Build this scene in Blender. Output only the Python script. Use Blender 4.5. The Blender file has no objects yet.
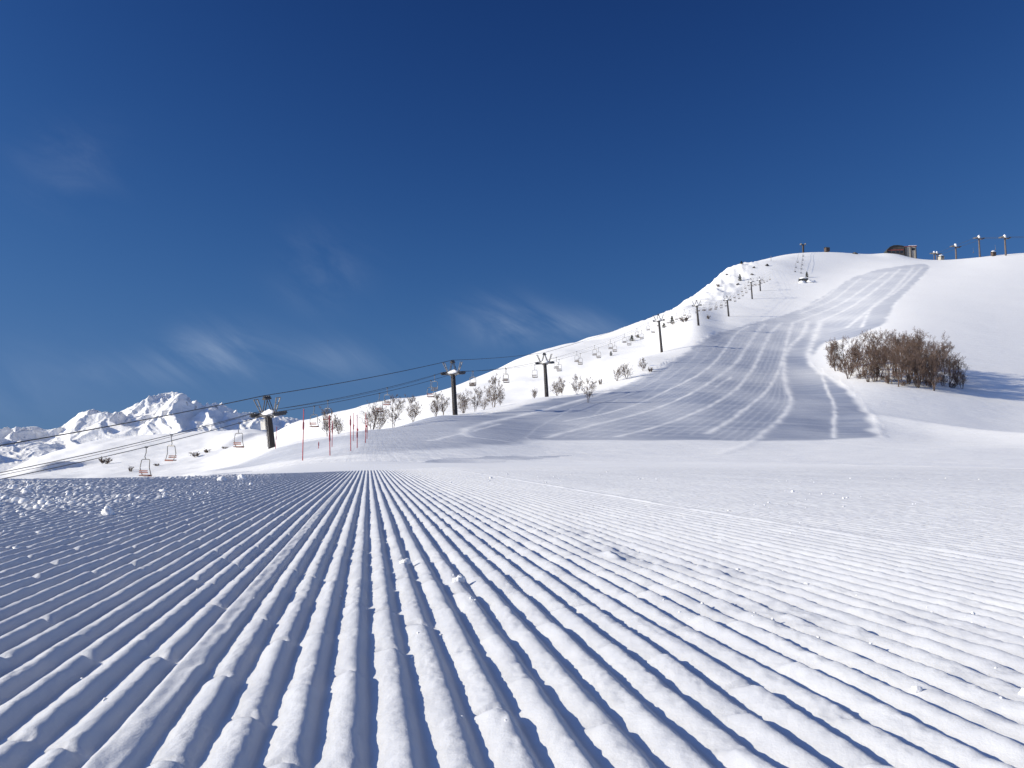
import bpy, math, random
import numpy as np
from mathutils import Vector, Matrix

# ------------------------------------------------------------------ camera, sky, sun, exposure
scene = bpy.context.scene
COL = scene.collection
F = 28.0 / 36.0 * 1024            # focal length in pixels of the 1024 px frame
HC = 0.30                         # camera height above the corduroy
PITCH = math.atan(71.0 / F)

cam_d = bpy.data.cameras.new("camera"); cam = bpy.data.objects.new("camera", cam_d); COL.objects.link(cam)
cam_d.lens = 28; cam_d.sensor_width = 36; cam_d.clip_start = 0.02; cam_d.clip_end = 20000
cam.location = (0, 0, HC); cam.rotation_euler = (math.pi / 2 + PITCH, 0, 0)
scene.camera = cam

SUN_EL = math.radians(21)
SUN_AHEAD = math.radians(-7)    # the sun stands to the left, a little behind the camera
sun_dir = Vector((-math.cos(SUN_AHEAD) * math.cos(SUN_EL), math.sin(SUN_AHEAD) * math.cos(SUN_EL), math.sin(SUN_EL)))
sd = bpy.data.lights.new("sun", 'SUN'); sun = bpy.data.objects.new("sun", sd); COL.objects.link(sun)
sd.energy = 4.4; sd.angle = math.radians(0.5); sd.color = (1.0, 0.90, 0.67)
sun.rotation_euler = (-sun_dir).to_track_quat('-Z', 'Y').to_euler()
sun.location = (-40, 10, 60)

world = bpy.data.worlds.new("World"); scene.world = world; world.use_nodes = True
nt = world.node_tree; N = nt.nodes; L = nt.links
for n in list(N): N.remove(n)
out = N.new("ShaderNodeOutputWorld"); bg = N.new("ShaderNodeBackground")
sky = N.new("ShaderNodeTexSky"); sky.sky_type = 'NISHITA'; sky.sun_disc = False
sky.sun_elevation = SUN_EL
sky.sun_rotation = -(math.pi / 2 - SUN_AHEAD)
sky.altitude = 1800; sky.air_density = 1.0; sky.dust_density = 0.0; sky.ozone_density = 4.0
bg.inputs[1].default_value = 0.106

def nmath(nt, op, a, b=None, c=None, clamp=False):
    n = nt.nodes.new("ShaderNodeMath"); n.operation = op; n.use_clamp = clamp
    for i, v in enumerate((a, b, c)):
        if v is None: continue
        if isinstance(v, (int, float)): n.inputs[i].default_value = v
        else: nt.links.new(v, n.inputs[i])
    return n.outputs[0]

# thin wisps of cirrus: noise over the direction of the sky, densest in a few places
tc = N.new("ShaderNodeTexCoord"); sep = N.new("ShaderNodeSeparateXYZ"); L.new(tc.outputs["Generated"], sep.inputs[0])
yy = nmath(nt, 'MAXIMUM', sep.outputs[1], 0.05)
su = nmath(nt, 'DIVIDE', sep.outputs[0], yy); sv = nmath(nt, 'DIVIDE', sep.outputs[2], yy)
def blob(cx, cy, rx, ry):
    a = nmath(nt, 'DIVIDE', nmath(nt, 'SUBTRACT', su, cx), rx); b = nmath(nt, 'DIVIDE', nmath(nt, 'SUBTRACT', sv, cy), ry)
    d = nmath(nt, 'ADD', nmath(nt, 'MULTIPLY', a, a), nmath(nt, 'MULTIPLY', b, b))
    return nmath(nt, 'EXPONENT', nmath(nt, 'MULTIPLY', d, -1.0))
def sky_uv(px, py):
    r = (px - 512) / F; u = (384 - py) / F
    y = math.cos(PITCH) - u * math.sin(PITCH); z = u * math.cos(PITCH) + math.sin(PITCH)
    return r / y, z / y
mask = None
for (px, py, rx, ry, w) in ((500, 325, 40, 22, 0.75), (565, 328, 60, 16, 0.5), (215, 352, 50, 24, 0.6), (320, 270, 40, 40, 0.22),
                            (65, 165, 50, 40, 0.16), (330, 360, 60, 20, 0.35), (140, 370, 60, 16, 0.3), (20, 380, 80, 40, 0.12)):
    cx, cy = sky_uv(px, py)
    m = nmath(nt, 'MULTIPLY', blob(cx, cy, rx / F, ry / F), w)
    mask = m if mask is None else nmath(nt, 'ADD', mask, m)
comb = N.new("ShaderNodeCombineXYZ")
L.new(nmath(nt, 'ADD', nmath(nt, 'MULTIPLY', su, 5.0), nmath(nt, 'MULTIPLY', sv, 3.0)), comb.inputs[0])
L.new(nmath(nt, 'SUBTRACT', nmath(nt, 'MULTIPLY', sv, 9.0), nmath(nt, 'MULTIPLY', su, -4.0)), comb.inputs[1])
nz = N.new("ShaderNodeTexNoise"); nz.inputs["Scale"].default_value = 1.6; nz.inputs["Detail"].default_value = 7
nz.inputs["Roughness"].default_value = 0.58; nz.inputs["Distortion"].default_value = 0.8
L.new(comb.outputs[0], nz.inputs["Vector"])
wisp = nmath(nt, 'POWER', nmath(nt, 'MULTIPLY', nmath(nt, 'SUBTRACT', nz.outputs[0], 0.34), 2.6, clamp=True), 1.3)
cloud_and_fill = nmath(nt, 'MULTIPLY', nmath(nt, 'MULTIPLY', wisp, mask), 0.46, clamp=True)
overhead_fill = N.new("ShaderNodeMapRange"); overhead_fill.interpolation_type = 'SMOOTHSTEP'; overhead_fill.inputs[1].default_value = 0.62; overhead_fill.inputs[2].default_value = 0.92
L.new(sep.outputs[2], overhead_fill.inputs[0])
vn = N.new("ShaderNodeTexNoise"); vn.inputs["Scale"].default_value = 3.0; vn.inputs["Detail"].default_value = 5; L.new(tc.outputs["Generated"], vn.inputs["Vector"])
cloud_and_fill = nmath(nt, 'ADD', cloud_and_fill, nmath(nt, 'MULTIPLY', overhead_fill.outputs[0], nmath(nt, 'MULTIPLY', vn.outputs[0], 0.62)))     # unseen brightness overhead, added to fill the groove shadows
# the deep, polarised blue of high winter air: each channel of the sky is deepened and its bright end held back
vm = N.new("ShaderNodeVectorMath"); vm.operation = 'DOT_PRODUCT'; L.new(tc.outputs["Generated"], vm.inputs[0]); vm.inputs[1].default_value = sun_dir
sky_boost = nmath(nt, 'ADD', 1.0, nmath(nt, 'MULTIPLY', nmath(nt, 'POWER', nmath(nt, 'ABSOLUTE', vm.outputs["Value"]), 8.0), 6.0))  # sky brightened towards and opposite the sun, added to lift the shadows
sepc = N.new("ShaderNodeSeparateColor"); cmb = N.new("ShaderNodeCombineColor"); L.new(sky.outputs[0], sepc.inputs[0])
for i, (k_, m_) in enumerate(((2.85, 33.0), (3.2, 18.5), (3.45, 9.4))):
    c2 = nmath(nt, 'POWER', nmath(nt, 'MULTIPLY', sepc.outputs[i], 0.1), 2.0)
    lo = nmath(nt, 'DIVIDE', nmath(nt, 'MULTIPLY', c2, k_ * 10), nmath(nt, 'ADD', nmath(nt, 'MULTIPLY', c2, m_), 1.0))
    L.new(nmath(nt, 'MULTIPLY', lo, sky_boost), cmb.inputs[i])
mixc = N.new("ShaderNodeMix"); mixc.data_type = 'RGBA'
L.new(cloud_and_fill, mixc.inputs[0]); L.new(cmb.outputs[0], mixc.inputs[6]); mixc.inputs[7].default_value = (4.6, 5.4, 6.6, 1)
L.new(mixc.outputs[2], bg.inputs[0]); L.new(bg.outputs[0], out.inputs[0])

scene.view_settings.view_transform = 'Standard'; scene.view_settings.look = 'None'
scene.view_settings.exposure = 0.33; scene.view_settings.gamma = 1.0
scene.view_settings.use_curve_mapping = False

# ------------------------------------------------------------------ helpers
rng = np.random.default_rng(7)
random.seed(7)

def tagp(o, label=None, cat=None, group=None, kind=None):
    if label: o['label'] = label
    if cat: o['category'] = cat
    if group: o['group'] = group
    if kind: o['kind'] = kind
    return o

def mesh_np(name, V, Q, mat=None, smooth=True, tris=False):
    me = bpy.data.meshes.new(name)
    k = 3 if tris else 4
    V = np.asarray(V, np.float32); Q = np.asarray(Q, np.int32)
    me.vertices.add(len(V)); me.vertices.foreach_set("co", V.ravel())
    me.loops.add(Q.size); me.loops.foreach_set("vertex_index", Q.ravel())
    me.polygons.add(len(Q)); me.polygons.foreach_set("loop_start", np.arange(0, Q.size, k, dtype=np.int32))
    me.polygons.foreach_set("loop_total", np.full(len(Q), k, np.int32))
    if smooth: me.polygons.foreach_set("use_smooth", np.ones(len(Q), bool))
    me.update(calc_edges=True)
    if mat: me.materials.append(mat)
    return me

def obj(name, me, parent=None, loc=None):
    o = bpy.data.objects.new(name, me); COL.objects.link(o)
    if parent: o.parent = parent
    if loc is not None: o.location = loc
    return o

def empty(name, loc, label, cat, group=None, mat=None):
    o = bpy.data.objects.new(name, None); COL.objects.link(o)
    o.empty_display_size = 0.3
    if mat is not None: o.matrix_world = mat
    else: o.location = loc
    return tagp(o, label, cat, group)

def grid_quads(nr, nc, off=0):
    i = np.arange(nr - 1)[:, None] * nc + np.arange(nc - 1)[None, :]
    i = i.ravel() + off
    return np.stack([i, i + 1, i + nc + 1, i + nc], 1)

class MB:
    """collects boxes, tubes and lathes into one mesh"""
    def __init__(s): s.v = []; s.f = []
    def add(s, V, Fc):
        o = len(s.v); s.v += [tuple(p) for p in V]; s.f += [tuple(i + o for i in f) for f in Fc]
    def box(s, c, d, M=None, bev=0.0):
        x, y, z = d[0] / 2, d[1] / 2, d[2] / 2
        if bev > 0:
            b = min(bev, x * .9, y * .9, z * .9); P = []
            for sx in (-1, 1):
                for sy in (-1, 1):
                    for sz in (-1, 1):
                        P += [Vector((sx * x, sy * (y - b), sz * (z - b))), Vector((sx * (x - b), sy * y, sz * (z - b))), Vector((sx * (x - b), sy * (y - b), sz * z))]
            import bmesh
            bm = bmesh.new()
            for p in P: bm.verts.new(p)
            r = bmesh.ops.convex_hull(bm, input=bm.verts[:])
            bm.verts.index_update()
            V = [v.co.copy() for v in bm.verts]; Fc = [[v.index for v in f.verts] for f in bm.faces]; bm.free()
        else:
            V = [Vector((sx * x, sy * y, sz * z)) for sx in (-1, 1) for sy in (-1, 1) for sz in (-1, 1)]
            Fc = [(0, 1, 3, 2), (4, 6, 7, 5), (0, 4, 5, 1), (2, 3, 7, 6), (0, 2, 6, 4), (1, 5, 7, 3)]
        c = Vector(c)
        V = [(M @ p if M else p) + c for p in V]
        s.add(V, Fc)
    def tube(s, pts, r, n=8, caps=True):
        pts = [Vector(p) for p in pts]
        rs = r if isinstance(r, (list, tuple)) else [r] * len(pts)
        o = len(s.v); ref = Vector((0.123, 0.31, 0.94))
        for i, p in enumerate(pts):
            d = (pts[min(i + 1, len(pts) - 1)] - pts[max(i - 1, 0)]).normalized()
            a = d.cross(ref)
            if a.length < 1e-3: a = d.cross(Vector((1, 0, 0)))
            a.normalize(); b = d.cross(a)
            for k in range(n):
                t = 2 * math.pi * k / n
                s.v.append(tuple(p + (a * math.cos(t) + b * math.sin(t)) * rs[i]))
        for i in range(len(pts) - 1):
            for k in range(n):
                k2 = (k + 1) % n
                s.f.append((o + i * n + k, o + i * n + k2, o + (i + 1) * n + k2, o + (i + 1) * n + k))
        if caps:
            s.f.append(tuple(o + k for k in range(n))[::-1]); e = o + (len(pts) - 1) * n
            s.f.append(tuple(e + k for k in range(n)))
    def mesh(s, name, mat, smooth=False):
        me = bpy.data.meshes.new(name); me.from_pydata(s.v, [], s.f); me.update()
        if smooth: me.polygons.foreach_set("use_smooth", np.ones(len(me.polygons), bool))
        if mat: me.materials.append(mat)
        return me
    def build(s, name, mat, parent=None, smooth=False): return obj(name, s.mesh(name, mat, smooth), parent)

def lump_mesh(name, mat, size, seed, flat=0.6, sub=3, rough=0.3):
    """uneven rounded lump standing on z = 0"""
    import bmesh
    bm = bmesh.new(); bmesh.ops.create_icosphere(bm, subdivisions=sub, radius=1)
    V = np.array([v.co[:] for v in bm.verts]); Fc = np.array([[v.index for v in f.verts] for f in bm.faces]); bm.free()
    n = perlin(V[:, 0] * 1.3 + V[:, 2] + seed * 3.1, V[:, 1] * 1.3 - V[:, 2] * .7, seed) + .5 * perlin(V[:, 0] * 3 + V[:, 2] * 2, V[:, 1] * 3 + seed, seed + 1)
    V = V * (1 + rough * n)[:, None]
    V[:, 2] = np.maximum(V[:, 2], -0.5)
    V = V * np.array(size) ; V[:, 2] *= 1
    return mesh_np(name, V, Fc, mat, True, tris=True)

_r = np.random.default_rng(3)
_perm = _r.permutation(256); _perm = np.concatenate([_perm, _perm]).astype(np.int32)
_ga = _r.random(256) * 2 * np.pi; _gx = np.cos(_ga).astype(np.float32); _gy = np.sin(_ga).astype(np.float32)
def perlin(x, y, seed=0):
    x = np.asarray(x, np.float64) + seed * 17.31; y = np.asarray(y, np.float64) + seed * 9.77
    ix = np.floor(x).astype(np.int64); iy = np.floor(y).astype(np.int64)
    fx = (x - ix).astype(np.float32); fy = (y - iy).astype(np.float32)
    u = fx * fx * fx * (fx * (fx * 6 - 15) + 10); v = fy * fy * fy * (fy * (fy * 6 - 15) + 10)
    def g(dx, dy):
        h = _perm[_perm[(ix + dx) & 255] + ((iy + dy) & 255)]
        return _gx[h] * (fx - dx) + _gy[h] * (fy - dy)
    a = g(0, 0); b = g(1, 0); c = g(0, 1); d = g(1, 1)
    a = a + u * (b - a); c = c + u * (d - c)
    return (a + v * (c - a)) * 1.5
def sstep(a, b, x):
    t = np.clip((x - a) / (b - a), 0, 1); return t * t * (3 - 2 * t)
def pchip(x, y, xq):
    x = np.asarray(x, float); y = np.asarray(y, float)
    h = np.diff(x); sh = (len(h),) + (1,) * (y.ndim - 1); hh = h.reshape(sh)
    dl = np.diff(y, axis=0) / hh
    m = np.zeros_like(y)
    w1 = 2 * hh[1:] + hh[:-1]; w2 = hh[1:] + 2 * hh[:-1]
    with np.errstate(divide='ignore', invalid='ignore'):
        mm = (w1 + w2) / (w1 / dl[:-1] + w2 / dl[1:])
    m[1:-1] = np.where(dl[:-1] * dl[1:] > 0, mm, 0)
    m[0] = dl[0]; m[-1] = dl[-1]
    xq = np.clip(xq, x[0], x[-1])
    i = np.clip(np.searchsorted(x, xq, side='right') - 1, 0, len(h) - 1)
    t = ((xq - x[i]) / h[i]); sh = (len(xq),) + (1,) * (y.ndim - 1); t = t.reshape(sh); hi = h[i].reshape(sh)
    return (2*t**3 - 3*t**2 + 1) * y[i] + (t**3 - 2*t**2 + t) * hi * m[i] + (-2*t**3 + 3*t**2) * y[i+1] + (t**3 - t**2) * hi * m[i+1]

def ray(px, py):
    """pixel -> (X/D, rise/D) of the line of sight"""
    r = (np.asarray(px, float) - 512) / F; u = (384 - np.asarray(py, float)) / F
    y = math.cos(PITCH) - u * math.sin(PITCH); z = u * math.cos(PITCH) + math.sin(PITCH)
    return r / y, z / y
def P(px, py, D):
    u, t = ray(px, py); return Vector((float(u) * D, D, HC + float(t) * D))
def py2t(py):      # row -> tangent of elevation, ignoring the column
    return ray(512, py)[1]

# ------------------------------------------------------------------ materials
SNOW = (0.93, 0.93, 0.945)
def new_mat(name):
    m = bpy.data.materials.new(name); m.use_nodes = True
    b = m.node_tree.nodes["Principled BSDF"]
    return m, m.node_tree, b
def nnoise(nt, scale, detail=4, rough=0.55, vec=None, dist=0.0):
    n = nt.nodes.new("ShaderNodeTexNoise"); n.inputs["Scale"].default_value = scale; n.inputs["Detail"].default_value = detail
    n.inputs["Roughness"].default_value = rough; n.inputs["Distortion"].default_value = dist
    if vec is not None: nt.links.new(vec, n.inputs["Vector"])
    return n.outputs[0]
def nmix(nt, fac, a, b):
    n = nt.nodes.new("ShaderNodeMix"); n.data_type = 'RGBA'
    for i, v in ((0, fac), (6, a), (7, b)):
        if isinstance(v, (int, float)): n.inputs[i].default_value = v
        elif isinstance(v, tuple): n.inputs[i].default_value = v if len(v) == 4 else v + (1,)
        else: nt.links.new(v, n.inputs[i])
    return n.outputs[2]
def nramp(nt, fac, a, b):
    n = nt.nodes.new("ShaderNodeMapRange"); n.inputs[1].default_value = a; n.inputs[2].default_value = b
    n.interpolation_type = 'SMOOTHSTEP'; nt.links.new(fac, n.inputs[0]); return n.outputs[0]
def npos(nt, scale=(1, 1, 1), obj_space=False):
    if obj_space:
        g = nt.nodes.new("ShaderNodeTexCoord").outputs["Object"]
    else:
        g = nt.nodes.new("ShaderNodeNewGeometry").outputs["Position"]
    m = nt.nodes.new("ShaderNodeMapping"); m.inputs["Scale"].default_value = scale
    nt.links.new(g, m.inputs["Vector"]); return m.outputs[0]
def nbump(nt, h, dist, strength=1.0, normal=None):
    b = nt.nodes.new("ShaderNodeBump"); b.inputs["Distance"].default_value = dist; b.inputs["Strength"].default_value = strength
    nt.links.new(h, b.inputs["Height"])
    if normal is not None: nt.links.new(normal, b.inputs["Normal"])
    return b.outputs[0]

def simple_mat(name, col, var=0.35, rough=0.6, scale=6.0, metal=0.0, bump=0.0):
    m, t, b = new_mat(name)
    p = npos(t, (1, 1, 1), True)
    n = nnoise(t, scale, 5, 0.6, p)
    c0 = tuple(c * (1 - var) for c in col); c1 = tuple(min(1, c * (1 + var)) for c in col)
    t.links.new(nmix(t, nramp(t, n, 0.3, 0.7), c0, c1), b.inputs["Base Color"])
    b.inputs["Roughness"].default_value = rough; b.inputs["Metallic"].default_value = metal
    if bump: t.links.new(nbump(t, n, bump), b.inputs["Normal"])
    return m

def snow_near():
    m, t, b = new_mat("snow_corduroy")
    p = npos(t)
    n1 = nnoise(t, 3.0, 3, 0.5, p)
    a = t.nodes.new("ShaderNodeAttribute"); a.attribute_name = "combed"      # combed snow coloured darker to offset the stronger light on its ridges
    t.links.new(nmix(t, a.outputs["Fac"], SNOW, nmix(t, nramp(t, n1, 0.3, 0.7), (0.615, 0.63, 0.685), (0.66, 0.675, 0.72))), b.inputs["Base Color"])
    n2 = nnoise(t, 190.0, 4, 0.7, p); n3 = nnoise(t, 48.0, 4, 0.65, p)
    nb = nbump(t, n3, 0.0018, 0.4); t.links.new(nbump(t, n2, 0.0014, 0.6, nb), b.inputs["Normal"])
    b.inputs["Diffuse Roughness"].default_value = 0.12
    b.inputs["Roughness"].default_value = 0.75; b.inputs["Specular IOR Level"].default_value = 0.25
    return m
def snow_far():
    m, t, b = new_mat("snow_slope")
    p = npos(t)
    a = t.nodes.new("ShaderNodeAttribute"); a.attribute_name = "groom_shade"
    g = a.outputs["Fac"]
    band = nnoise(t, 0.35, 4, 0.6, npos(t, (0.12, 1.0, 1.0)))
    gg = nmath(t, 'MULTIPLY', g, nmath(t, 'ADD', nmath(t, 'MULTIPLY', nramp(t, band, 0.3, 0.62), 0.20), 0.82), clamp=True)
    t.links.new(nmix(t, gg, SNOW, (0.325, 0.365, 0.475)), b.inputs["Base Color"])  # blue-grey holds the shade of grooming ribs too fine for the mesh
    n1 = nnoise(t, 0.55, 6, 0.62, p); n2 = nnoise(t, 4.0, 5, 0.65, p)
    mp_ = t.nodes.new("ShaderNodeMapping"); mp_.inputs["Rotation"].default_value = (0, 0, -math.atan((512 - 369) / F)); mp_.inputs["Scale"].default_value = (1, 1, 1)
    t.links.new(t.nodes.new("ShaderNodeNewGeometry").outputs["Position"], mp_.inputs["Vector"])
    st_ = t.nodes.new("ShaderNodeMapping"); st_.inputs["Scale"].default_value = (2.6, 0.05, 0.3); t.links.new(mp_.outputs[0], st_.inputs["Vector"])
    comb_ = nnoise(t, 1.0, 4, 0.6, st_.outputs[0], 0.2)
    wind = nnoise(t, 1.0, 7, 0.62, npos(t, (0.10, 0.42, 0.42)), 0.6)
    nb = nbump(t, n1, 0.16, 0.5, nbump(t, wind, 0.55, 0.45, nbump(t, comb_, 0.06, 0.4))); t.links.new(nbump(t, n2, 0.016, 0.6, nb), b.inputs["Normal"])
    b.inputs["Roughness"].default_value = 0.8; b.inputs["Specular IOR Level"].default_value = 0.2
    return m
def mountain_mat():
    m, t, b = new_mat("snow_and_rock")
    geo = t.nodes.new("ShaderNodeNewGeometry"); s = t.nodes.new("ShaderNodeSeparateXYZ"); t.links.new(geo.outputs["Normal"], s.inputs[0])
    p = npos(t)
    n = nnoise(t, 0.012, 8, 0.68, p); n2 = nnoise(t, 0.05, 7, 0.7, p)
    sp = t.nodes.new("ShaderNodeSeparateXYZ"); t.links.new(geo.outputs["Position"], sp.inputs[0])
    hi = nramp(t, sp.outputs[2], 130, 230)
    v = nmath(t, 'ADD', nmath(t, 'ADD', nmath(t, 'SUBTRACT', 0.76, s.outputs[2]), nmath(t, 'MULTIPLY', nmath(t, 'SUBTRACT', n, 0.5), 0.9)), nmath(t, 'MULTIPLY', hi, 0.05))
    v = nmath(t, 'ADD', v, nmath(t, 'MULTIPLY', nmath(t, 'SUBTRACT', n2, 0.5), 0.6))
    t.links.new(nmix(t, nramp(t, v, 0.42, 0.60), SNOW, (0.20, 0.19, 0.20)), b.inputs["Base Color"])
    t.links.new(nbump(t, n2, 5.0, 0.6), b.inputs["Normal"])
    b.inputs["Roughness"].default_value = 0.85; b.inputs["Specular IOR Level"].default_value = 0.15
    return m
M_NEAR = snow_near(); M_FAR = snow_far(); M_MTN = mountain_mat()
M_SNOW = simple_mat("loose_snow", (0.90, 0.90, 0.92), 0.02, 0.8, 8.0, 0, 0.03)
M_POLE = simple_mat("brown_painted_steel", (0.022, 0.016, 0.016), 0.35, 0.6, 3.0)
M_STEEL = simple_mat("galvanised_steel", (0.22, 0.21, 0.20), 0.3, 0.5, 4.0, 0.3)
M_DARK = simple_mat("dark_steel", (0.055, 0.055, 0.06), 0.3, 0.55, 4.0)
M_ROPE = simple_mat("steel_rope", (0.04, 0.042, 0.05), 0.2, 0.6, 4.0)
M_SEAT = simple_mat("red_brown_seat", (0.22, 0.07, 0.05), 0.25, 0.6, 6.0)
M_SEATD = simple_mat("dark_seat", (0.10, 0.075, 0.07), 0.25, 0.6, 6.0)
M_RED = simple_mat("red_plastic", (0.52, 0.07, 0.08), 0.25, 0.5, 4.0)
M_REDT = simple_mat("dark_red_tape", (0.30, 0.04, 0.06), 0.3, 0.6, 4.0)
M_BARK = simple_mat("grey_bark", (0.15, 0.12, 0.105), 0.35, 0.85, 3.0)
M_TWIG = simple_mat("grey_twigs", (0.165, 0.125, 0.11), 0.3, 0.85, 1.5)
M_BARKB = simple_mat("brown_bark", (0.085, 0.058, 0.045), 0.35, 0.85, 3.0)
M_TWIGB = simple_mat("brown_twigs", (0.165, 0.112, 0.09), 0.35, 0.85, 0.8)
M_ROCK = simple_mat("dark_rock", (0.09, 0.085, 0.085), 0.45, 0.9, 0.5, 0, 0.2)
M_NEEDLE = simple_mat("dark_needles", (0.035, 0.045, 0.035), 0.4, 0.85, 2.0)
M_WALL = simple_mat("beige_cladding", (0.42, 0.38, 0.32), 0.15, 0.7, 1.0)
M_ROOF = simple_mat("dark_metal_roof", (0.05, 0.06, 0.055), 0.3, 0.5, 1.0)
M_TRIM = simple_mat("red_trim", (0.25, 0.05, 0.045), 0.2, 0.6, 2.0)
M_WOOD = simple_mat("brown_boards", (0.085, 0.058, 0.046), 0.3, 0.8, 3.0)
M_HALL = simple_mat("dark_boarding", (0.06, 0.05, 0.045), 0.4, 0.8, 1.0)
M_PYL = simple_mat("weathered_steel", (0.12, 0.095, 0.085), 0.3, 0.7, 1.0)
M_BOX = simple_mat("pale_painted_box", (0.62, 0.60, 0.56), 0.1, 0.6, 3.0)
M_GLASS, _t, _b = new_mat("dark_window_glass"); _b.inputs["Base Color"].default_value = (0.03, 0.035, 0.045, 1); _b.inputs["Roughness"].default_value = 0.12

# ------------------------------------------------------------------ terrain: sight-line profiles (distance, row) per column
PROF = {
 -1400: [(8,485),(9,485),(14,492),(30,515),(80,525),(200,510),(400,495),(700,485),(900,480),(1300,484)],
 -250: [(7,489),(8.5,484.5),(13,489),(30,515),(80,525),(200,505),(400,490),(700,480),(900,477),(1300,482)],
 0:   [(7,489),(9.3,481),(13,483),(30,500),(80,515),(200,500),(400,484),(600,478),(760,475.5),(900,473),(1300,480)],
 40:  [(7,489),(9.5,480.5),(13,483),(30,498),(80,512),(200,498),(400,483),(600,474),(760,464),(900,457),(1300,470)],
 100: [(8,485),(10,479.5),(14,482),(30,494),(80,505),(200,495),(400,482),(600,469),(800,452),(950,440.5),(1300,452)],
 200: [(8,485),(11.5,477.5),(16,477.8),(30,477),(45,475),(57,472.5),(75,477),(100,486),(200,485),(400,475),(600,460),(800,445),(950,432),(1300,445)],
 250: [(12,475.5),(17,474.5),(30,472),(50,467),(66,461),(78,455.5),(92,463),(130,472),(250,466),(400,456),(600,445),(800,434),(900,429.5),(1300,445)],
 300: [(12,475),(14,473),(17,472.5),(22,470),(30,464),(40,460),(60,452.5),(82,440.5),(98,446),(130,453),(250,450),(400,437),(550,421.5),(900,440)],
 370: [(13,473.2),(15.5,470.6),(18,470.2),(22,467.5),(30,460),(40,451),(50,443.5),(70,437),(100,430),(115,433),(150,438),(220,437),(300,426),(450,404),(800,430)],
 450: [(20,467),(26,464),(34,459),(46,450),(70,438),(100,426),(135,415),(155,417),(180,419),(210,418),(260,408),(380,388),(650,415)],
 550: [(24,465),(40,460),(60,452),(76,446),(88,440),(105,430),(130,417),(174,397),(195,399),(215,400),(240,398),(290,383),(400,349),(650,375)],
 650: [(24,465),(50,458),(75,449),(88,443),(95,439.5),(110,430),(140,411),(200,382),(262,355.5),(285,354),(320,350),(380,337),(470,319.5),(750,352)],
 700: [(24,465),(50,458),(78,449),(90,443),(97,439.5),(130,416),(200,378),(260,352),(328,326.5),(345,324),(400,313),(500,302),(580,294),(800,326)],
 730: [(24,465),(50,458),(78,449),(91,443.5),(98,440),(130,417),(200,379),(260,353),(340,329),(400,317.5),(420,314),(480,301),(560,284.5),(640,268),(830,296)],
 760: [(24,465),(50,458),(78,449.5),(92,444),(99,440.5),(130,418),(200,381),(260,355),(340,331),(420,312.5),(500,296),(525,291.5),(560,282),(640,257.5),(850,275)],
 800: [(24,465),(50,458),(78,450),(92,445),(100,441),(130,420),(200,383),(260,357),(340,333),(420,314.5),(500,296),(590,275),(640,262),(690,252),(900,266)],
 835: [(24,465),(50,458),(78,450),(92,445),(100,441.5),(120,429.5),(150,410),(200,380),(260,352),(340,327.5),(420,310),(500,293.5),(580,278),(640,264),(695,251),(900,266)],
 870: [(24,465),(50,458),(78,450),(92,445.5),(100,442),(120,430),(150,411),(180,383),(230,353),(300,326),(400,303),(500,287),(590,274),(640,267),(700,254),(900,266)],
 900: [(24,465),(50,458),(78,450),(92,446),(100,443),(120,433),(150,414),(180,387),(230,353),(300,321),(400,298),(500,281),(600,266),(690,256.5),(900,266)],
 940: [(24,465),(50,458),(78,450),(92,446.5),(100,444.5),(120,437),(150,418),(180,391),(230,355),(300,320),(400,296),(500,279),(600,267.5),(680,262),(900,268)],
 1024: [(24,465),(50,458),(78,451),(92,447.5),(100,446),(120,441),(150,427),(180,402),(230,361),(300,323),(400,294),(500,273),(600,258.5),(660,253),(900,262)],
 1250:[(24,465),(50,458.5),(80,452),(92,448),(111,445),(130,441),(150,433),(180,412),(230,372),(300,332),(400,297),(500,271),(600,252),(700,245),(900,250)],
 2400:[(24,465),(50,459),(80,454),(111,450),(150,442),(200,420),(300,365),(400,320),(500,290),(700,255),(900,250)],
}
pxs = sorted(PROF)
LD0, LD1, ND = math.log(2.5), math.log(1300), 620
LDs = np.linspace(LD0, LD1, ND); Ds = np.exp(LDs)
cols = []
for p in pxs:
    k = PROF[p]; d0 = k[0][0]
    kk = [(d, -HC / d) for d in (1.5, 2, 2.5, 3, 3.6, 4.3, 5.2, 6.2, 7.5, 9, 11, 13, 15, 18, 21) if d < d0 * 0.92] + [(d, float(py2t(y))) for d, y in k]
    # interpolate height above the eye line divided by distance
    cols.append(pchip([math.log(a) for a, _ in kk], [b for _, b in kk], LDs))
Tk = np.stack(cols, 0)                                  # columns x distance
uk = np.array([(p - 512) / F for p in pxs])
U = np.concatenate([np.linspace(-2.4, -0.80, 90, endpoint=False), np.linspace(-0.80, 0.80, 1250, endpoint=False), np.linspace(0.80, 2.3, 90)])
Tg = pchip(uk, Tk, U)                                   # U x D
def gsm(A, sg):
    k = np.exp(-0.5 * (np.arange(-3 * sg, 3 * sg + 1) / sg) ** 2); k /= k.sum(); Pd = np.pad(A, ((3 * sg, 3 * sg), (0, 0)), mode='edge')
    return sum(k[i] * Pd[i:i + A.shape[0]] for i in range(len(k)))
pxU = U * F + 512
wsm = (sstep(700, 770, pxU) * sstep(1500, 1350, pxU))[:, None] * sstep(110, 170, Ds)[None, :]
Tg = Tg * (1 - wsm) + gsm(Tg, 26) * wsm
Zg = (HC + Tg * Ds[None, :])
Xg = U[:, None] * Ds[None, :]; Yg = np.broadcast_to(Ds[None, :], Xg.shape)

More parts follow.
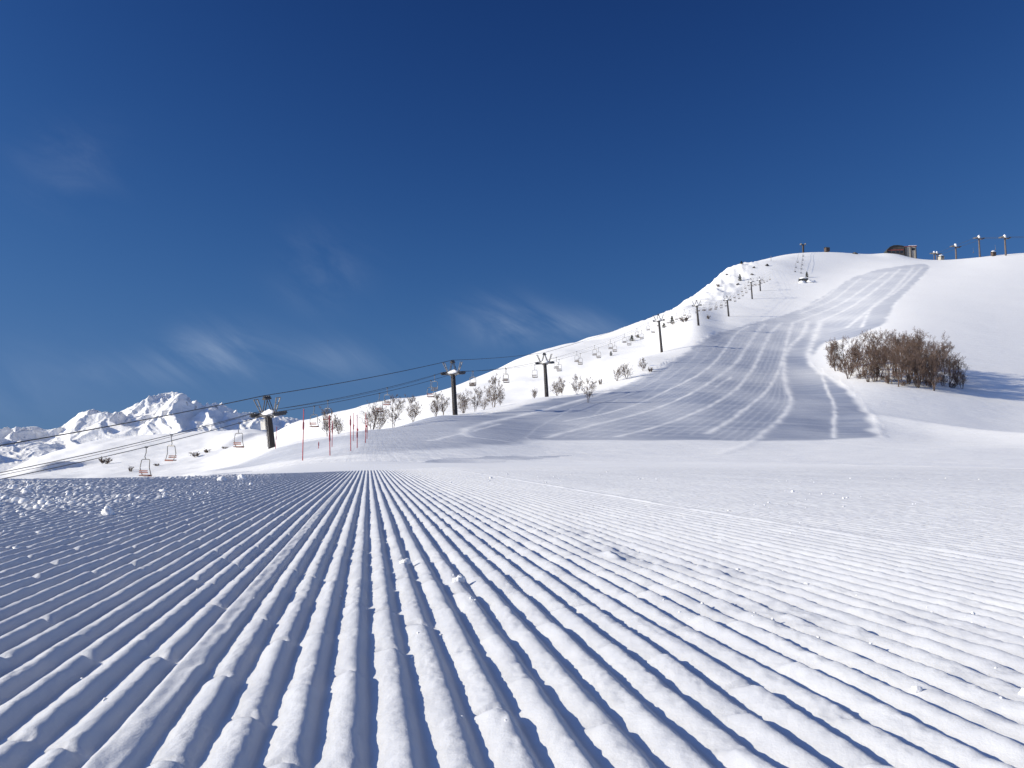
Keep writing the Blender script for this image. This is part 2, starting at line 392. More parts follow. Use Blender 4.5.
def bil(G, X, D):
    X = np.asarray(X, float); D = np.asarray(D, float)
    Dc = np.clip(D, Ds[0], Ds[-1] * .999)
    fi = np.interp(np.clip(X / Dc, U[0], U[-1]), U, np.arange(len(U))); fj = (np.log(Dc) - LD0) / (LD1 - LD0) * (ND - 1)
    i = np.clip(fi.astype(int), 0, len(U) - 2); j = np.clip(fj.astype(int), 0, ND - 2); a = fi - i; b = fj - j
    return (G[i, j] * (1 - a) * (1 - b) + G[i + 1, j] * a * (1 - b) + G[i, j + 1] * (1 - a) * b + G[i + 1, j + 1] * a * b)

def hit(px, py, G, dmin=20):
    """first place the line of sight meets the ground"""
    u, t = ray(px, py); d = np.exp(np.linspace(math.log(dmin), math.log(1290), 1500))
    z = bil(G, float(u) * d, d); below = (z - HC) / d >= float(t)
    if not below.any():
        k = int(np.argmax((z - HC) / d))
    else: k = int(np.argmax(below))
    return float(u) * d[k], d[k]

# groomed piste area and the pale windrows the groomer left between its passes
GROOM_POLY = [(200,473),(235,464.5),(272,449),(295,444),(340,436),(400,425.5),(456,415.5),(548,398.5),(620,386),(660,366),(690,348),(720,331),(750,323),(800,308),(850,278),(880,269),(926,263.5),
              (932,267),(897,303),(886,325),(858,337),(829,342),(812,356),(818,368),(842,382),(860,399),(876,419),(886,439),(800,441.5),(700,441),(600,440.5),(545,441),(500,447),(440,452),(380,456),(310,460.5),(250,467.5)]
SHADE_BAND_POLY = [(190,477),(300,472.8),(370,470),(450,465),(520,460),(575,455),(500,456),(440,459.5),(380,464.5),(300,469.5)]  # dark band of crest shade behind the corduroy, put into the colour
STREAKS = [
 (1.5, [(821,321),(815,337),(809,354),(814,366.5),(838,381),(858,399),(873,418.5),(883,438)]),
 (0.8, [(819,366),(829,394),(835,409),(834,438)]),
 (1.3, [(808,322),(803,334),(790,347),(784,359),(785,381),(791.6,401),(784,416),(767,431),(747,445),(722,454)]),
 (1.0, [(793,323),(787,342),(780,369),(767,391),(749.5,406),(730,421),(707,434)]),
 (1.0, [(782,323),(772,332),(763,349),(753,369),(737,389),(716,403),(688,416),(656,427),(617,437)]),
 (1.0, [(766,324),(758,331),(749.5,344),(735,364),(715,379),(696,391),(675,401),(649,411),(611,421),(572,431),(546,438)]),
 (0.7, [(749.5,326),(737,333),(727,347),(715,362),(700,374),(669,390),(636,404.5),(604,414),(565,421)]),
 (1.6, [(640,378),(610.6,391),(565.5,404.5),(520,416),(485,424),(465.5,432),(472,437),(494.5,440),(517,443)]),
 (0.6, [(430,441),(462,434),(500,424)]),
 (0.7, [(716,387),(732,377)]),
 (0.9, [(800,310),(826,296.6),(847,278)]), (0.9, [(800,314),(833,300),(861,278)]), (1.0, [(793,323),(839,305),(872,283),(887.5,272.5)]),
 (1.1, [(821,321),(850,307.5),(881,285.6),(900.6,269)]), (1.2, [(847,328),(865.6,313),(892,292),(914,267)]), (0.9, [(862,327),(872,307.5),(896,292),(922.5,267)]),
]
LANES = [(3, 4), (4, 5), (5, 6), (6, 7), (10, 11), (11, 12), (12, 13), (13, 14), (14, 15), (2, 3)]
def smooth_line(pts, n=9):
    pts = np.array(pts, float); s = np.arange(len(pts)); q = np.linspace(0, len(pts) - 1, (len(pts) - 1) * n + 1)
    return pchip(s, pts, q)
poly_w = np.array([hit(a, b, Zg) for a, b in GROOM_POLY])
def in_poly(X, Y, poly):
    r = np.zeros(X.shape, bool); n = len(poly)
    for i in range(n):
        x1, y1 = poly[i]; x2, y2 = poly[(i + 1) % n]
        c = ((y1 > Y) != (y2 > Y)) & (X < (x2 - x1) * (Y - y1) / (y2 - y1 + 1e-12) + x1); r ^= c
    return r
def seg_dist(X, Y, line):
    d = np.full(X.shape, 1e9)
    for (x1, y1), (x2, y2) in zip(line[:-1], line[1:]):
        dx, dy = x2 - x1, y2 - y1; t = np.clip(((X - x1) * dx + (Y - y1) * dy) / (dx * dx + dy * dy + 1e-9), 0, 1)
        d = np.minimum(d, np.hypot(X - x1 - t * dx, Y - y1 - t * dy))
    return d
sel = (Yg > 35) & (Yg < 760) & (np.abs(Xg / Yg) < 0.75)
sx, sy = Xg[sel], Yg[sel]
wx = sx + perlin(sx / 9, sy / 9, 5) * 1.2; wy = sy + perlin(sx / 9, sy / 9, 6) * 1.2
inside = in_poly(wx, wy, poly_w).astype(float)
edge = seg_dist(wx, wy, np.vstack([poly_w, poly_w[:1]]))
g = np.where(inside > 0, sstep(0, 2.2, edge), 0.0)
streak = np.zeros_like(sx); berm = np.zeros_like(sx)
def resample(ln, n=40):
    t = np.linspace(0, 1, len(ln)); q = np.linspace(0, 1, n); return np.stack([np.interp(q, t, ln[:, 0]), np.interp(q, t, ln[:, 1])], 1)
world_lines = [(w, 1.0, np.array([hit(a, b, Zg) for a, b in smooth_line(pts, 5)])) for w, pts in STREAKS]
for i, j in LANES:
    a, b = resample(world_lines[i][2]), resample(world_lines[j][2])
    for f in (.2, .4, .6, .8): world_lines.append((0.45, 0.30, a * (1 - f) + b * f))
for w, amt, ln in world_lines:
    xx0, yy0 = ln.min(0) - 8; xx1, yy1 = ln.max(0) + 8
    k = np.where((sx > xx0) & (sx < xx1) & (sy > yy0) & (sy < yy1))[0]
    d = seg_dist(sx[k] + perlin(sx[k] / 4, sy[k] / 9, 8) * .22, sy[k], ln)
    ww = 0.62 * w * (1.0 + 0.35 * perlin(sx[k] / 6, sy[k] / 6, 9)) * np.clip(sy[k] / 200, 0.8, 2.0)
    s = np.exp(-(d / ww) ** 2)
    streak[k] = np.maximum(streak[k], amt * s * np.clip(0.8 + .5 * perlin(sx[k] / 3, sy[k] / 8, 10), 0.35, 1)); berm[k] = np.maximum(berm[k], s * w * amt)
band_w = np.array([hit(a, b, Zg, 14) for a, b in SHADE_BAND_POLY])
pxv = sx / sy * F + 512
lower = 1 - 0.42 * sstep(210, 400, sy)                         # the rib shade in the colour is weaker on the upper piste
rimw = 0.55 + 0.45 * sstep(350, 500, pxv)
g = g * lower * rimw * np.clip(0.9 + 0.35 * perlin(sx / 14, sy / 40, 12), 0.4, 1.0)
groom_shade = np.zeros(Xg.shape); groom_shade[sel] = g * (1 - 0.92 * streak)
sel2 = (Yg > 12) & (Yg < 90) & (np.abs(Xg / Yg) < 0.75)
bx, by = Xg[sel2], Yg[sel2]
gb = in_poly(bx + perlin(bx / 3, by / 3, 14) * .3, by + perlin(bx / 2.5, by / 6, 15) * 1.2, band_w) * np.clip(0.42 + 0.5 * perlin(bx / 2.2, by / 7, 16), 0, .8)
groom_shade[sel2] = np.maximum(groom_shade[sel2], gb)
# relief: windrows, wind-drifted snow, smoother on the piste
bz = np.zeros(Xg.shape); bz[sel] = berm * 0.035
smoothm = np.zeros(Xg.shape); smoothm[sel] = inside
far = sstep(25, 140, Yg)
rel = np.zeros(Xg.shape)
for lam, amp, sd_ in ((60, 0.9, 21), (28, 0.55, 22), (13, 0.26, 23), (6, 0.12, 24), (3, 0.05, 25)):
    m = np.clip(Yg / (lam * 18.0), 0, 1) if lam > 13 else 1.0
    res = sstep(lam * 70, lam * 25, Yg) if lam < 13 else 1.0
    rel += perlin(Xg / lam, Yg / lam, sd_) * amp * m * res
# the back slope behind the lift is the roughest
liftX = -10.2 + 0.45 * (Yg - 138)
back = sstep(4, 40, (liftX - Xg)) * sstep(60, 160, Yg)
rid = (1 - np.abs(perlin(Xg / 45, Yg / 70, 31))) * 3.2 + (1 - np.abs(perlin(Xg / 17, Yg / 24, 32))) * 1.1
rightm = sstep(10, 40, Xg - liftX) * 0.6
shoulder = sstep(440, 520, Yg) * sstep(900, 700, Yg) * sstep(8, 30, liftX - Xg) * sstep(20, 80, Xg)
Zg = Zg + shoulder * ((1 - np.abs(perlin(Xg / 13, Yg / 26, 33))) * 3.6 + (1 - np.abs(perlin(Xg / 5.5, Yg / 9, 34))) * 1.2 - 3.4)
Zg = Zg + far * rel * (1 - 0.85 * smoothm) * (1 - rightm) * (0.6 + 0.5 * back) + back * (rid - 3.0) * 0.42 * sstep(180, 320, Yg) + bz
# small drifts on the flat between the corduroy and the foot of the slope
mid = sstep(18, 30, Yg) * sstep(110, 85, Yg)
Zg = Zg + mid * (perlin(Xg / 9, Yg / 3.0, 41) * 0.05 + perlin(Xg / 2.2, Yg / 1.2, 42) * 0.018)
u_, t_ = ray(893, 256); Zg = Zg + 3.4 * np.exp(-((Xg - float(u_) * 690) / 15) ** 2 - ((Yg - 690) / 14) ** 2)     # drift in front of the lift station
# a rounded knoll on the far hillside, steep on the side away from the sun
def knoll(px, py, D, w, l, h):
    global Zg
    u, t = ray(px, py); x0 = float(u) * D
    dx = Xg - x0; dd = (Yg - D) / l
    prof = np.where(dx < 0, np.exp(-(dx / (w * 1.7)) ** 2), sstep(w * 0.75, 0, dx))
    Zg = Zg + h * prof * np.exp(-dd * dd)
knoll(58, 468, 640, 11, 40, 6); knoll(235, 447, 700, 20, 60, 5)

# the snow bank beside the piste foot: a crest running down towards the viewer, its lit side to the left
bank = np.array([hit(a, b, Zg) for a, b in smooth_line([(866, 417), (880, 421), (905, 427), (940, 433.5), (985, 440), (1024, 444), (1100, 450)], 6)])
bsel = (Yg > 70) & (Yg < 175) & (Xg > 40) & (Xg < 110)
bx, by = Xg[bsel], Yg[bsel]; bd = seg_dist(bx, by, bank)
bxl = np.interp(by, bank[::-1, 1], bank[::-1, 0]); left_side = bx < bxl
end = sstep(bank[:, 1].max() + 12, bank[:, 1].max() - 14, by)
Zg[bsel] += 1.55 * end * np.where(left_side, np.exp(-(bd / 7.5) ** 1.3), np.exp(-(bd / 13.0) ** 1.4))
def ground(X, D): return bil(Zg, X, D)

# ------------------------------------------------------------------ groomed corduroy in front of the camera
TH = math.atan((512 - 369) / F)                 # the grooves run a little to the left of the line of sight
cT, sT = math.cos(TH), math.sin(TH)
def cv2w(c, v): return c * cT - v * sT, c * sT + v * cT
S = 0.054
def corduroy(c, v):
    """height of the combed surface: c across, v along the grooves"""
    rt = 1 - 0.75 * sstep(0.35, 1.1, c)
    w = c + rt * 0.0022 * perlin(c * 4, v * 1.3, 51) + rt * 0.0011 * perlin(c * 30, v * 7, 52)
    ph = (w - 0.006) / S
    idx = np.floor(ph); fr = ph - idx                       # valley at 0 and 1
    q = np.where(fr < .63, np.sin(np.pi / 2 * fr / .63), np.sin(np.pi / 2 * (1 - fr) / .37))
    r1 = perlin(idx * 0.731 + 0.37, v * 0.6, 53); r2 = perlin(idx * 3.17 + .21, v * 2.6 + idx * 1.9, 54)
    A = 0.0130 * (1 + 0.12 * r1) * (1 + 0.14 * sstep(-0.1, -0.6, c))
    # every tooth mark breaks off here and there into short stepped lengths
    Lq = v * 2.9 + idx * 0.617 + 0.9 * perlin(idx * 2.7 + .11, v * 0.9, 55)
    sf = Lq - np.floor(Lq)
    hs = perlin(np.floor(Lq) * 1.37 + .3, idx * 1.91 + .4, 56)
    stepm = sstep(-0.45, 0.4, hs)
    saw = stepm * (np.where(sf < 0.93, (sf / 0.93) - 0.5, 0.5 - (sf - 0.93) / 0.07 * 1.0))
    nf = (sf - 0.955 + 0.10 * (fr - 0.6)) / (0.030 + 0.03 * np.abs(perlin(np.floor(Lq) * 2.1, idx * 1.3 + .2, 75)))
    notch = np.exp(-nf ** 2) * sstep(-0.30, 0.25, perlin(np.floor(Lq) * 3.37 + .5, idx * 2.31 + .6, 76)) * (1 + 0.5 * perlin(c * 90, v * 60, 77))
    notch = np.clip(notch, 0, 1) * (0.25 + 0.75 * rt) * (0.80 - 0.35 * sstep(-0.1, 0.5, c))
    dent = sstep(0.42, 0.75, r2 + 0.25 * perlin(c * 60, v * 25, 57))
    crumbL = sstep(-0.55, -2.2, c) * sstep(2.2, 4.2, v) * np.clip(0.55 + 0.6 * perlin(c * .7, v * .5, 58), 0.15, 1)
    crumbR = np.exp(-((c - 0.80 - 0.06 * np.sin(v * 2)) / 0.17) ** 2) * sstep(0.4, 0.9, v) * sstep(4.5, 2.0, v) * np.clip(0.35 + 1.1 * perlin(c * 4, v * 2.2, 59), 0, 1)
    seam = np.exp(-((c - 1.72) / 0.035) ** 2)
    roughR = sstep(1.85, 2.5, c) * sstep(1.6, 3.5, v) * np.clip(.5 + .8 * perlin(c * .6, v * .35, 60), 0.1, 1)
    twin = np.exp(-((c + 0.237) / 0.020) ** 4)
    farR = sstep(0.8, 2.5, c) * 0.25
    z = A * q ** 1.4 * (1 - 0.85 * notch) * (1 - 0.15 * dent) * (1 - 0.5 * crumbL) * (1 - 0.6 * crumbR) * (1 - 0.35 * roughR) * (1 - farR)
    z = z + 0.0058 * rt * saw * q + 0.0011 * perlin(c * 140, v * 95, 72) * q * (0.4 + np.clip(perlin(c * 9, v * 5, 73) + .3, 0, 1))
    tw = 0.0108 + 0.0015 * perlin(c * 75, v * 9, 61) + 0.0018 * perlin(c * 28, v * 14, 62)
    z = z * (1 - twin) + tw * twin
    # ragged grain of the snow
    grain = perlin(c * 22, v * 18, 63) * 0.0009 + perlin(c * 55, v * 48, 64) * 0.0006 * (0.5 + q)
    z = z + grain + q * 0.0018 * np.clip(perlin(c * 34, v * 13, 65) + .1, 0, 1)
    lump = np.clip(perlin(c * 13, v * 11, 66) + 0.05, 0, 1) * 0.030 + np.clip(perlin(c * 27, v * 24, 67), 0, 1) * 0.016
    z = z + crumbL * lump * 0.85 + crumbR * lump * 0.42 + roughR * lump * 0.12
    z = z + seam * 0.006 * (0.7 + .5 * perlin(c * 3, v * 3, 68))
    z = z + 0.005 * perlin(c * .9, v * .30, 69) + 0.0015 * perlin(c * 2.5, v * .7, 70)
    return z
def patch_base(X, Y): return np.where(Y < 2.6, 0.0, bil(Zg, X, np.maximum(Y, 2.6)))
CMAX, VMIN, VMAX = 15.0, -1.5, 30.0
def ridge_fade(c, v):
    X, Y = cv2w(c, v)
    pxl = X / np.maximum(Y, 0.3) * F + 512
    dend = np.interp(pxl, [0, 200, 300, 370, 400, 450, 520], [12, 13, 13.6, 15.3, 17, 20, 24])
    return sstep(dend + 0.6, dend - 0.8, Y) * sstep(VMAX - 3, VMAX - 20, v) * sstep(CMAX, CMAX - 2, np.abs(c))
def patch_z(c, v):
    X, Y = cv2w(c, v); fade = ridge_fade(c, v)
    drop = 0.03 * (1 - sstep(0, 1.0, np.minimum(VMAX - v, CMAX - np.abs(c))))
    return patch_base(X, Y) + corduroy(c, v) * fade + 0.004 - drop
def patch(cs, vs, dz=0.0):
    cc, vv = np.meshgrid(cs, vs)
    X, Y = cv2w(cc, vv); Z = patch_z(cc, vv) + dz
    return np.stack([X.ravel(), Y.ravel(), Z.ravel()], 1), len(vs), len(cs), ridge_fade(cc, vv).ravel()
vs1 = [VMIN]
while vs1[-1] < 4.0: vs1.append(vs1[-1] + (0.03 if vs1[-1] < 0.2 else max(0.0045, 0.0045 * vs1[-1])))
vs2 = [vs1[-1] - 0.02]
while vs2[-1] < VMAX: vs2.append(vs2[-1] + 0.0075 * vs2[-1])
cs1 = np.concatenate([np.arange(-4.6, -1.3, 0.0066), np.arange(-1.3, 1.3, 0.0033), np.arange(1.3, 4.6, 0.0066)])
cs2 = np.concatenate([np.arange(-CMAX, -5, 0.0105), np.arange(-5, 5, 0.0072), np.arange(5, CMAX, 0.0105)])
V1, r1, c1, g1 = patch(cs1, np.array(vs1)); V2, r2, c2, g2 = patch(cs2, np.array(vs2), -0.001)
Q = np.concatenate([grid_quads(r1, c1), grid_quads(r2, c2, len(V1))])
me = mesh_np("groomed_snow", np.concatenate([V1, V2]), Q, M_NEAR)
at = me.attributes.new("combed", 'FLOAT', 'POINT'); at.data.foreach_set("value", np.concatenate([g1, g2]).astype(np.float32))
tagp(obj("groomed_snow", me), kind='structure')
del V1, V2, Q

# the terrain sheet itself, tucked under the corduroy
cG = Xg * cT + Yg * sT; vG = -Xg * sT + Yg * cT
ins = np.minimum(np.minimum(CMAX - np.abs(cG), VMAX - vG), np.where(vG < 4.0, 4.6 - np.abs(cG), 99))
Zt = Zg - 0.14 * sstep(0.3, 1.5, ins)
Vt = np.stack([Xg.ravel(), Yg.ravel(), Zt.ravel()], 1)
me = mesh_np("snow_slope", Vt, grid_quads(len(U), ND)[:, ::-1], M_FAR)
at = me.attributes.new("groom_shade", 'FLOAT', 'POINT'); at.data.foreach_set("value", groom_shade.ravel().astype(np.float32))
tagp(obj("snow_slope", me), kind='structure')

# ground sheet far below and behind, out to the horizon
gs = [-9000, -3000, -1200, -500, -120, 0, 120, 500, 1200, 3000, 9000]
gv = []
for y in gs:
    for x in gs:
        d = math.hypot(x, y); gv.append((x, y, (-1.2 if y < 1 and d < 200 else -60 - 0.01 * d)))
tagp(obj("valley_floor", mesh_np("valley_floor", gv, grid_quads(11, 11), M_SNOW)), kind='structure')

# ------------------------------------------------------------------ far mountains
SKYL = [(-260,448),(-150,436),(-60,440),(0,432),(15,428),(25,427),(38,426),(45,430),(60,428),(70,420),(80,412),(90,410.5),(105,411.5),(115,414),(125,409),(135,404),(142,400),(150,396),
        (160,393.5),(170,392),(180,392),(185,394.5),(191,401),(205,406),(213,403.5),(222,404),(232,409),(240,414),(252,412),(265,414.5),(285,417),(300,419),(320,424),(350,432),(420,450)]
mp = np.linspace(-255, 415, 820); mD = np.concatenate([np.linspace(1500, 1900, 30, endpoint=False), np.linspace(1900, 2760, 400), np.linspace(2775, 3300, 30)])
mu = (mp - 512) / F
tgt = np.interp(mp, [a for a, _ in SKYL], [float(py2t(b)) for _, b in SKYL])
gk = np.exp(-0.5 * (np.arange(-45, 46) / 16.0) ** 2); gk /= gk.sum()
tgt_s = np.convolve(np.pad(tgt, 45, mode='edge'), gk, 'valid')
MX = mu[:, None] * mD[None, :]; MY = np.broadcast_to(mD[None, :], MX.shape)
Dc = (2600 + 40 * np.sin(mp / 31.0) + 70 * perlin(mp / 70, mp * 0, 80))[:, None]
front = np.clip((MY - (Dc - 520)) / 520, 0, 1); rear = np.clip(1 - (MY - Dc) / 600, 0, 1)
env = np.where(MY < Dc, front ** 1.15, rear)
zb = 10.0
wobx = perlin(MX / 210, MY / 210, 88) * 55 + perlin(MX / 80, MY / 80, 89) * 22; woby = perlin(MX / 150, MY / 150, 90) * 40
rid = np.zeros(MX.shape); wgt = np.ones(MX.shape)
for lam, amp, sd_ in ((260, 34, 81), (125, 30, 82), (62, 17, 83), (31, 6.5, 84), (15, 2.6, 85), (8, 1.1, 86)):
    ky = lam * (1.9 if lam > 40 else 1.4)
    n0 = 1 - np.abs(perlin((MX + wobx) / lam, (MY + woby) / ky, sd_)) * 2
    n = 1 - np.abs(perlin((MX + wobx - 0.23 * lam * (n0 + 1)) / lam, (MY + woby) / ky, sd_)) * 2      # long sunny flank, short steep lee side
    n = np.sign(n) * np.abs(n) ** 1.15
    rid += amp * n * wgt
    wgt = np.clip(0.45 + 0.75 * (n + 0.4), 0.2, 1.25)
foot = np.maximum(Dc - 520 - MY, 0) * 0.13
MZ = zb + (tgt_s[:, None] * Dc + HC - zb) * env + rid * np.where(MY < Dc, np.maximum(np.clip(front * 1.6, 0, 1), 0.35 * sstep(Dc - 900, Dc - 600, MY)) * (1.05 - 0.55 * front ** 3), 0.45 * rear)
cur = (MZ / MY).max(1)
k = (tgt - zb / 2600) / np.maximum(cur - zb / 2600, 0.01)
gk = np.exp(-0.5 * (np.arange(-9, 10) / 3.0) ** 2); gk /= gk.sum(); k = np.convolve(np.pad(k, 9, mode='edge'), gk, 'valid')
MZ = zb + (MZ - zb) * (1 + (k - 1)[:, None] * sstep(0.0, 0.8, front)) - foot
me = mesh_np("mountains", np.stack([MX.ravel(), MY.ravel(), MZ.ravel()], 1), grid_quads(len(mp), len(mD))[:, ::-1], M_MTN)
tagp(obj("mountains", me), kind='structure')

# ------------------------------------------------------------------ chairlift
ORD = ["lowest", "second", "third", "fourth", "fifth", "sixth", "seventh", "highest"]
TW = [(267, 415.5, 96.0), (453, 374, 138), (544.5, 363.5, 177.5), (657.5, 321, 272), (696, 305.8, 332), (726.5, 300.3, 402), (750.5, 282.0, 485), (759.5, 280.3, 525)]
LIFT = Vector((0.41, 0.912, 0)).normalized()        # uphill, in plan
ACR = Vector((0.912, -0.41, 0)).normalized()        # along the cross-arms

def head_meshes():
    h = {}
    m = MB(); m.box((0, 0, 0), (3.4, 0.34, 0.30), bev=.03); m.box((0, 0, -0.22), (1.3, 0.42, 0.2), bev=.03)
    m.box((-1.62, 0, -.06), (0.22, 0.9, 0.2)); m.box((1.62, 0, -.06), (0.22, 0.9, 0.2)); h['cross_arm'] = m.mesh("cross_arm", M_STEEL)
    for nm, s in (("a", -1), ("b", 1)):
        m = MB(); x = s * 1.75
        m.box((x, 0, -.02), (0.16, 2.1, 0.22), bev=.02); m.box((x, -.75, .12), (0.2, 1.0, 0.12)); m.box((x, .75, .12), (0.2, 1.0, 0.12))
        for k in range(6):
            y = -1.0 + k * .4; m.tube([(x - .09, y, .2), (x + .09, y, .2)], .19, 10)
        h['sheave' + nm] = m.mesh("sheave_train", M_DARK)
        m = MB()                                   # outward leaning work frame
        for y in (-.35, .35): m.tube([(s * .95, y * .4, .12), (s * 1.75, y, 2.05)], .075, 6)
        m.tube([(s * 1.72, -.4, 2.0), (s * 1.72, .4, 2.0)], .06, 6); m.tube([(s * 1.4, -.24, 1.2), (s * 1.4, .24, 1.2)], .04, 6)
        h['frame' + nm] = m.mesh("work_frame", M_STEEL)
    m = MB()
    for x in (-.75, .75):
        for y in (-.2, .2): m.tube([(x, y, .12), (x * .18, y, 1.95)], .06, 6)
    m.box((0, 0, 2.0), (0.55, 1.1, 0.22), bev=.04)
    for y in (-.4, 0, .4): m.tube([(-.12, y, 2.2), (.12, y, 2.2)], .17, 10)
    h['cable_support'] = m.mesh("cable_support", M_DARK)
    return h
HM = head_meshes()
snowcaps = [lump_mesh("snow_cap", M_SNOW, (1.0, .42, .42), 40 + i, sub=3) for i in range(3)]

def pylon(loc, H, R3, label, group, scale=1.0, box=False, ladder=True, cap=True, name="lift_pylon", polemat=None):
    M = Matrix.Translation(loc) @ R3.to_4x4() @ Matrix.Scale(scale, 4)
    t = empty(name, None, label, "lift pylon", group, mat=M)
    m = MB(); m.tube([(0, 0, -1.2), (0, 0, H * .5), (0, 0, H - .1)], [.46, .42, .36], 14); m.tube([(0, 0, H - .35), (0, 0, H - .12)], .45, 14)
    m.build("pole", polemat or M_POLE, t, smooth=False)
    if ladder:
        l = MB()
        for x in (-.18, .18): l.tube([(x, -.55, 1.0), (x, -.5, H - .2)], .03, 5)
        z = 1.2
        while z < H - .4: l.tube([(-.18, -.54, z), (.18, -.54, z)], .018, 5, False); z += .4
        l.build("ladder", M_STEEL, t)
    for k in ('cross_arm', 'sheavea', 'sheaveb', 'framea', 'frameb', 'cable_support'):
        obj(HM[k].name.split('.')[0], HM[k], t, (0, 0, H))
    if cap: obj("snow_cap", random.choice(snowcaps), t, (random.uniform(-.15, .15), 0, H + .28))
    if box:
        m = MB(); m.box((-.55, -.3, H - 1.05), (.8, .5, 1.3), bev=.04); m.build("equipment_box", M_BOX, t)
    return t

tops = []; bases = []
tdesc = ["brown steel lift pylon with snowy head and pale box, lowest one, beside the red poles",
         "brown lift pylon with snow-topped cross-arm standing among the bare rim trees, second from bottom",
         "brown lift pylon at the piste rim just above the bare trees, third from bottom",
         "tall brown lift pylon alone on the white slope, shadow on the snow, fourth from bottom",
         "lift pylon fifth from bottom, above a pale bush at the piste edge",
         "lift pylon sixth from bottom, between the road cut and the piste edge",
         "small distant lift pylon below the rocky shoulder, the left one of a close pair",
         "small distant lift pylon, the right and topmost of a close pair below the summit"]
for i, (px, py, D) in enumerate(TW):
    top = P(px, py, D)
    tilt = 0.155 if i else 0.13
    upv = Vector((-math.tan(math.radians((8, 3, 4, 8, 7.5, 8, 6, 5)[i])), -0.10, 1)).normalized()
    # foot: go down the tilted pole to the snow
    s = 0.0
    while s < 16:
        q = top - upv * s
        if q.z <= float(ground(q.x, q.y)): break
        s += 0.05
    if s < 4: s = 6.5
    base = top - upv * s
    xa = ACR; ya = upv.cross(xa).normalized(); R3 = Matrix((xa, ya, upv)).transposed()
    pylon(base, s, R3, tdesc[i], "pylons of the main chairlift", box=(i == 0))
    tops.append((top, upv)); bases.append(base)

# lower pylon outside the frame keeps the ropes taut; ropes run on past it
low_top = P(-330, 545, 42.0)
rope_pts = {}
def sag_line(a, b, sag, n=24):
    return [a.lerp(b, k / n) - Vector((0, 0, sag * 4 * (k / n) * (1 - k / n))) for k in range(n)]
def rope(off_x, off_z, sagf, far_top):
    pts = []; A = [low_top] + [t for t, _ in tops] + [far_top]; UP = [Vector((0, 0, 1))] + [u for _, u in tops] + [Vector((0, 0, 1))]
    W = [a + ACR * off_x + u * off_z for a, u in zip(A, UP)]
    for a, b in zip(W[:-1], W[1:]): pts += sag_line(a, b, (b - a).length * sagf)
    return pts + [W[-1]]
far_top = P(775, 271, 600)
roA = rope(-1.75, 0.42, 0.012, far_top); roB = rope(1.75, 0.42, 0.012, far_top)
roC = rope(0.0, 2.42, 0.006, far_top); roD = rope(-0.9, 0.55, 0.016, far_top)
for nm, pts, r, lab in (("haul_rope", roA, .034, "steel haul rope strand on the valley side of the lift pylons, carrying chairs"),
                        ("haul_rope", roB, .034, "steel haul rope strand on the piste side of the lift pylons, carrying chairs"),
                        ("signal_cable", roC, .050, "thick dark cable running over the very tops of the lift pylons"),
                        ("signal_cable", roD, .022, "thin cable strung between the pylon heads below the thick top cable")):
    m = MB(); m.tube(pts, [max(.012, r * (1 - .75 * min(1, max(0, (p.y - 120) / 160)))) for p in pts], 6); tagp(m.build(nm, M_ROPE, None, True), lab, "cable", "cables of the main chairlift")

# two-seat chair hanging from a grip: origin at the rope
def chair_meshes():
    h = {}
    m = MB(); m.box((0, 0, 0), (.12, .34, .14), bev=.02); h['grip'] = m.mesh("grip", M_DARK)
    m = MB(); m.tube([(0, 0, 0), (.0, .0, -.5), (0, -.12, -.85), (0, -.02, -1.15)], .04, 6); h['hanger'] = m.mesh("hanger", M_STEEL)
    m = MB(); w = .56; m.tube([(-w, .18, -2.65), (-w * 1.06, -.1, -1.9), (-w * .92, -.02, -1.2), (-w * .75, 0, -1.12), (w * .75, 0, -1.12), (w * .92, -.02, -1.2), (w * 1.06, -.1, -1.9), (w, .18, -2.65)], .042, 6)
    m.tube([(-w, -.2, -2.62), (w, -.2, -2.62)], .035, 6); h['frame'] = m.mesh("frame", M_STEEL)
    m = MB()
    for k in range(5): m.box((0, -.20 + k * .105, -2.56 + (.015 if k == 4 else 0)), (1.12, .095, .05))
    m.box((0, .22, -2.62), (1.14, .05, .14)); h['seat'] = m; 
    m = MB()
    for k in range(2): m.box((0, -.22 - .03 * k, -2.32 + k * .16), (1.08, .035, .10))
    h['back'] = m
    return h
CH = chair_meshes()
seat_red = CH['seat'].mesh("seat", M_SEAT); seat_dark = CH['seat'].mesh("seat", M_SEATD); back_red = CH['back'].mesh("backrest", M_SEAT); back_dark = CH['back'].mesh("backrest", M_SEATD)
def chair(loc, yaw, red, label, group, scale=1.0, parts=True):
    sw = random.uniform(-.03, .03)
    M = Matrix.Translation(loc) @ Matrix.Rotation(yaw, 4, 'Z') @ Matrix.Rotation(sw, 4, 'X') @ Matrix.Scale(scale, 4)
    t = empty("lift_chair", None, label, "lift chair", group, mat=M)
    obj("hanger", CH['hanger'], t); obj("frame", CH['frame'], t); obj("seat", seat_red if red else seat_dark, t); obj("backrest", back_red if red else back_dark, t); obj("grip", CH['grip'], t)
    return t
NTH = ["first", "second", "third", "fourth", "fifth", "sixth", "seventh", "eighth", "ninth", "tenth"]
yawL = math.atan2(-LIFT.x, LIFT.y)
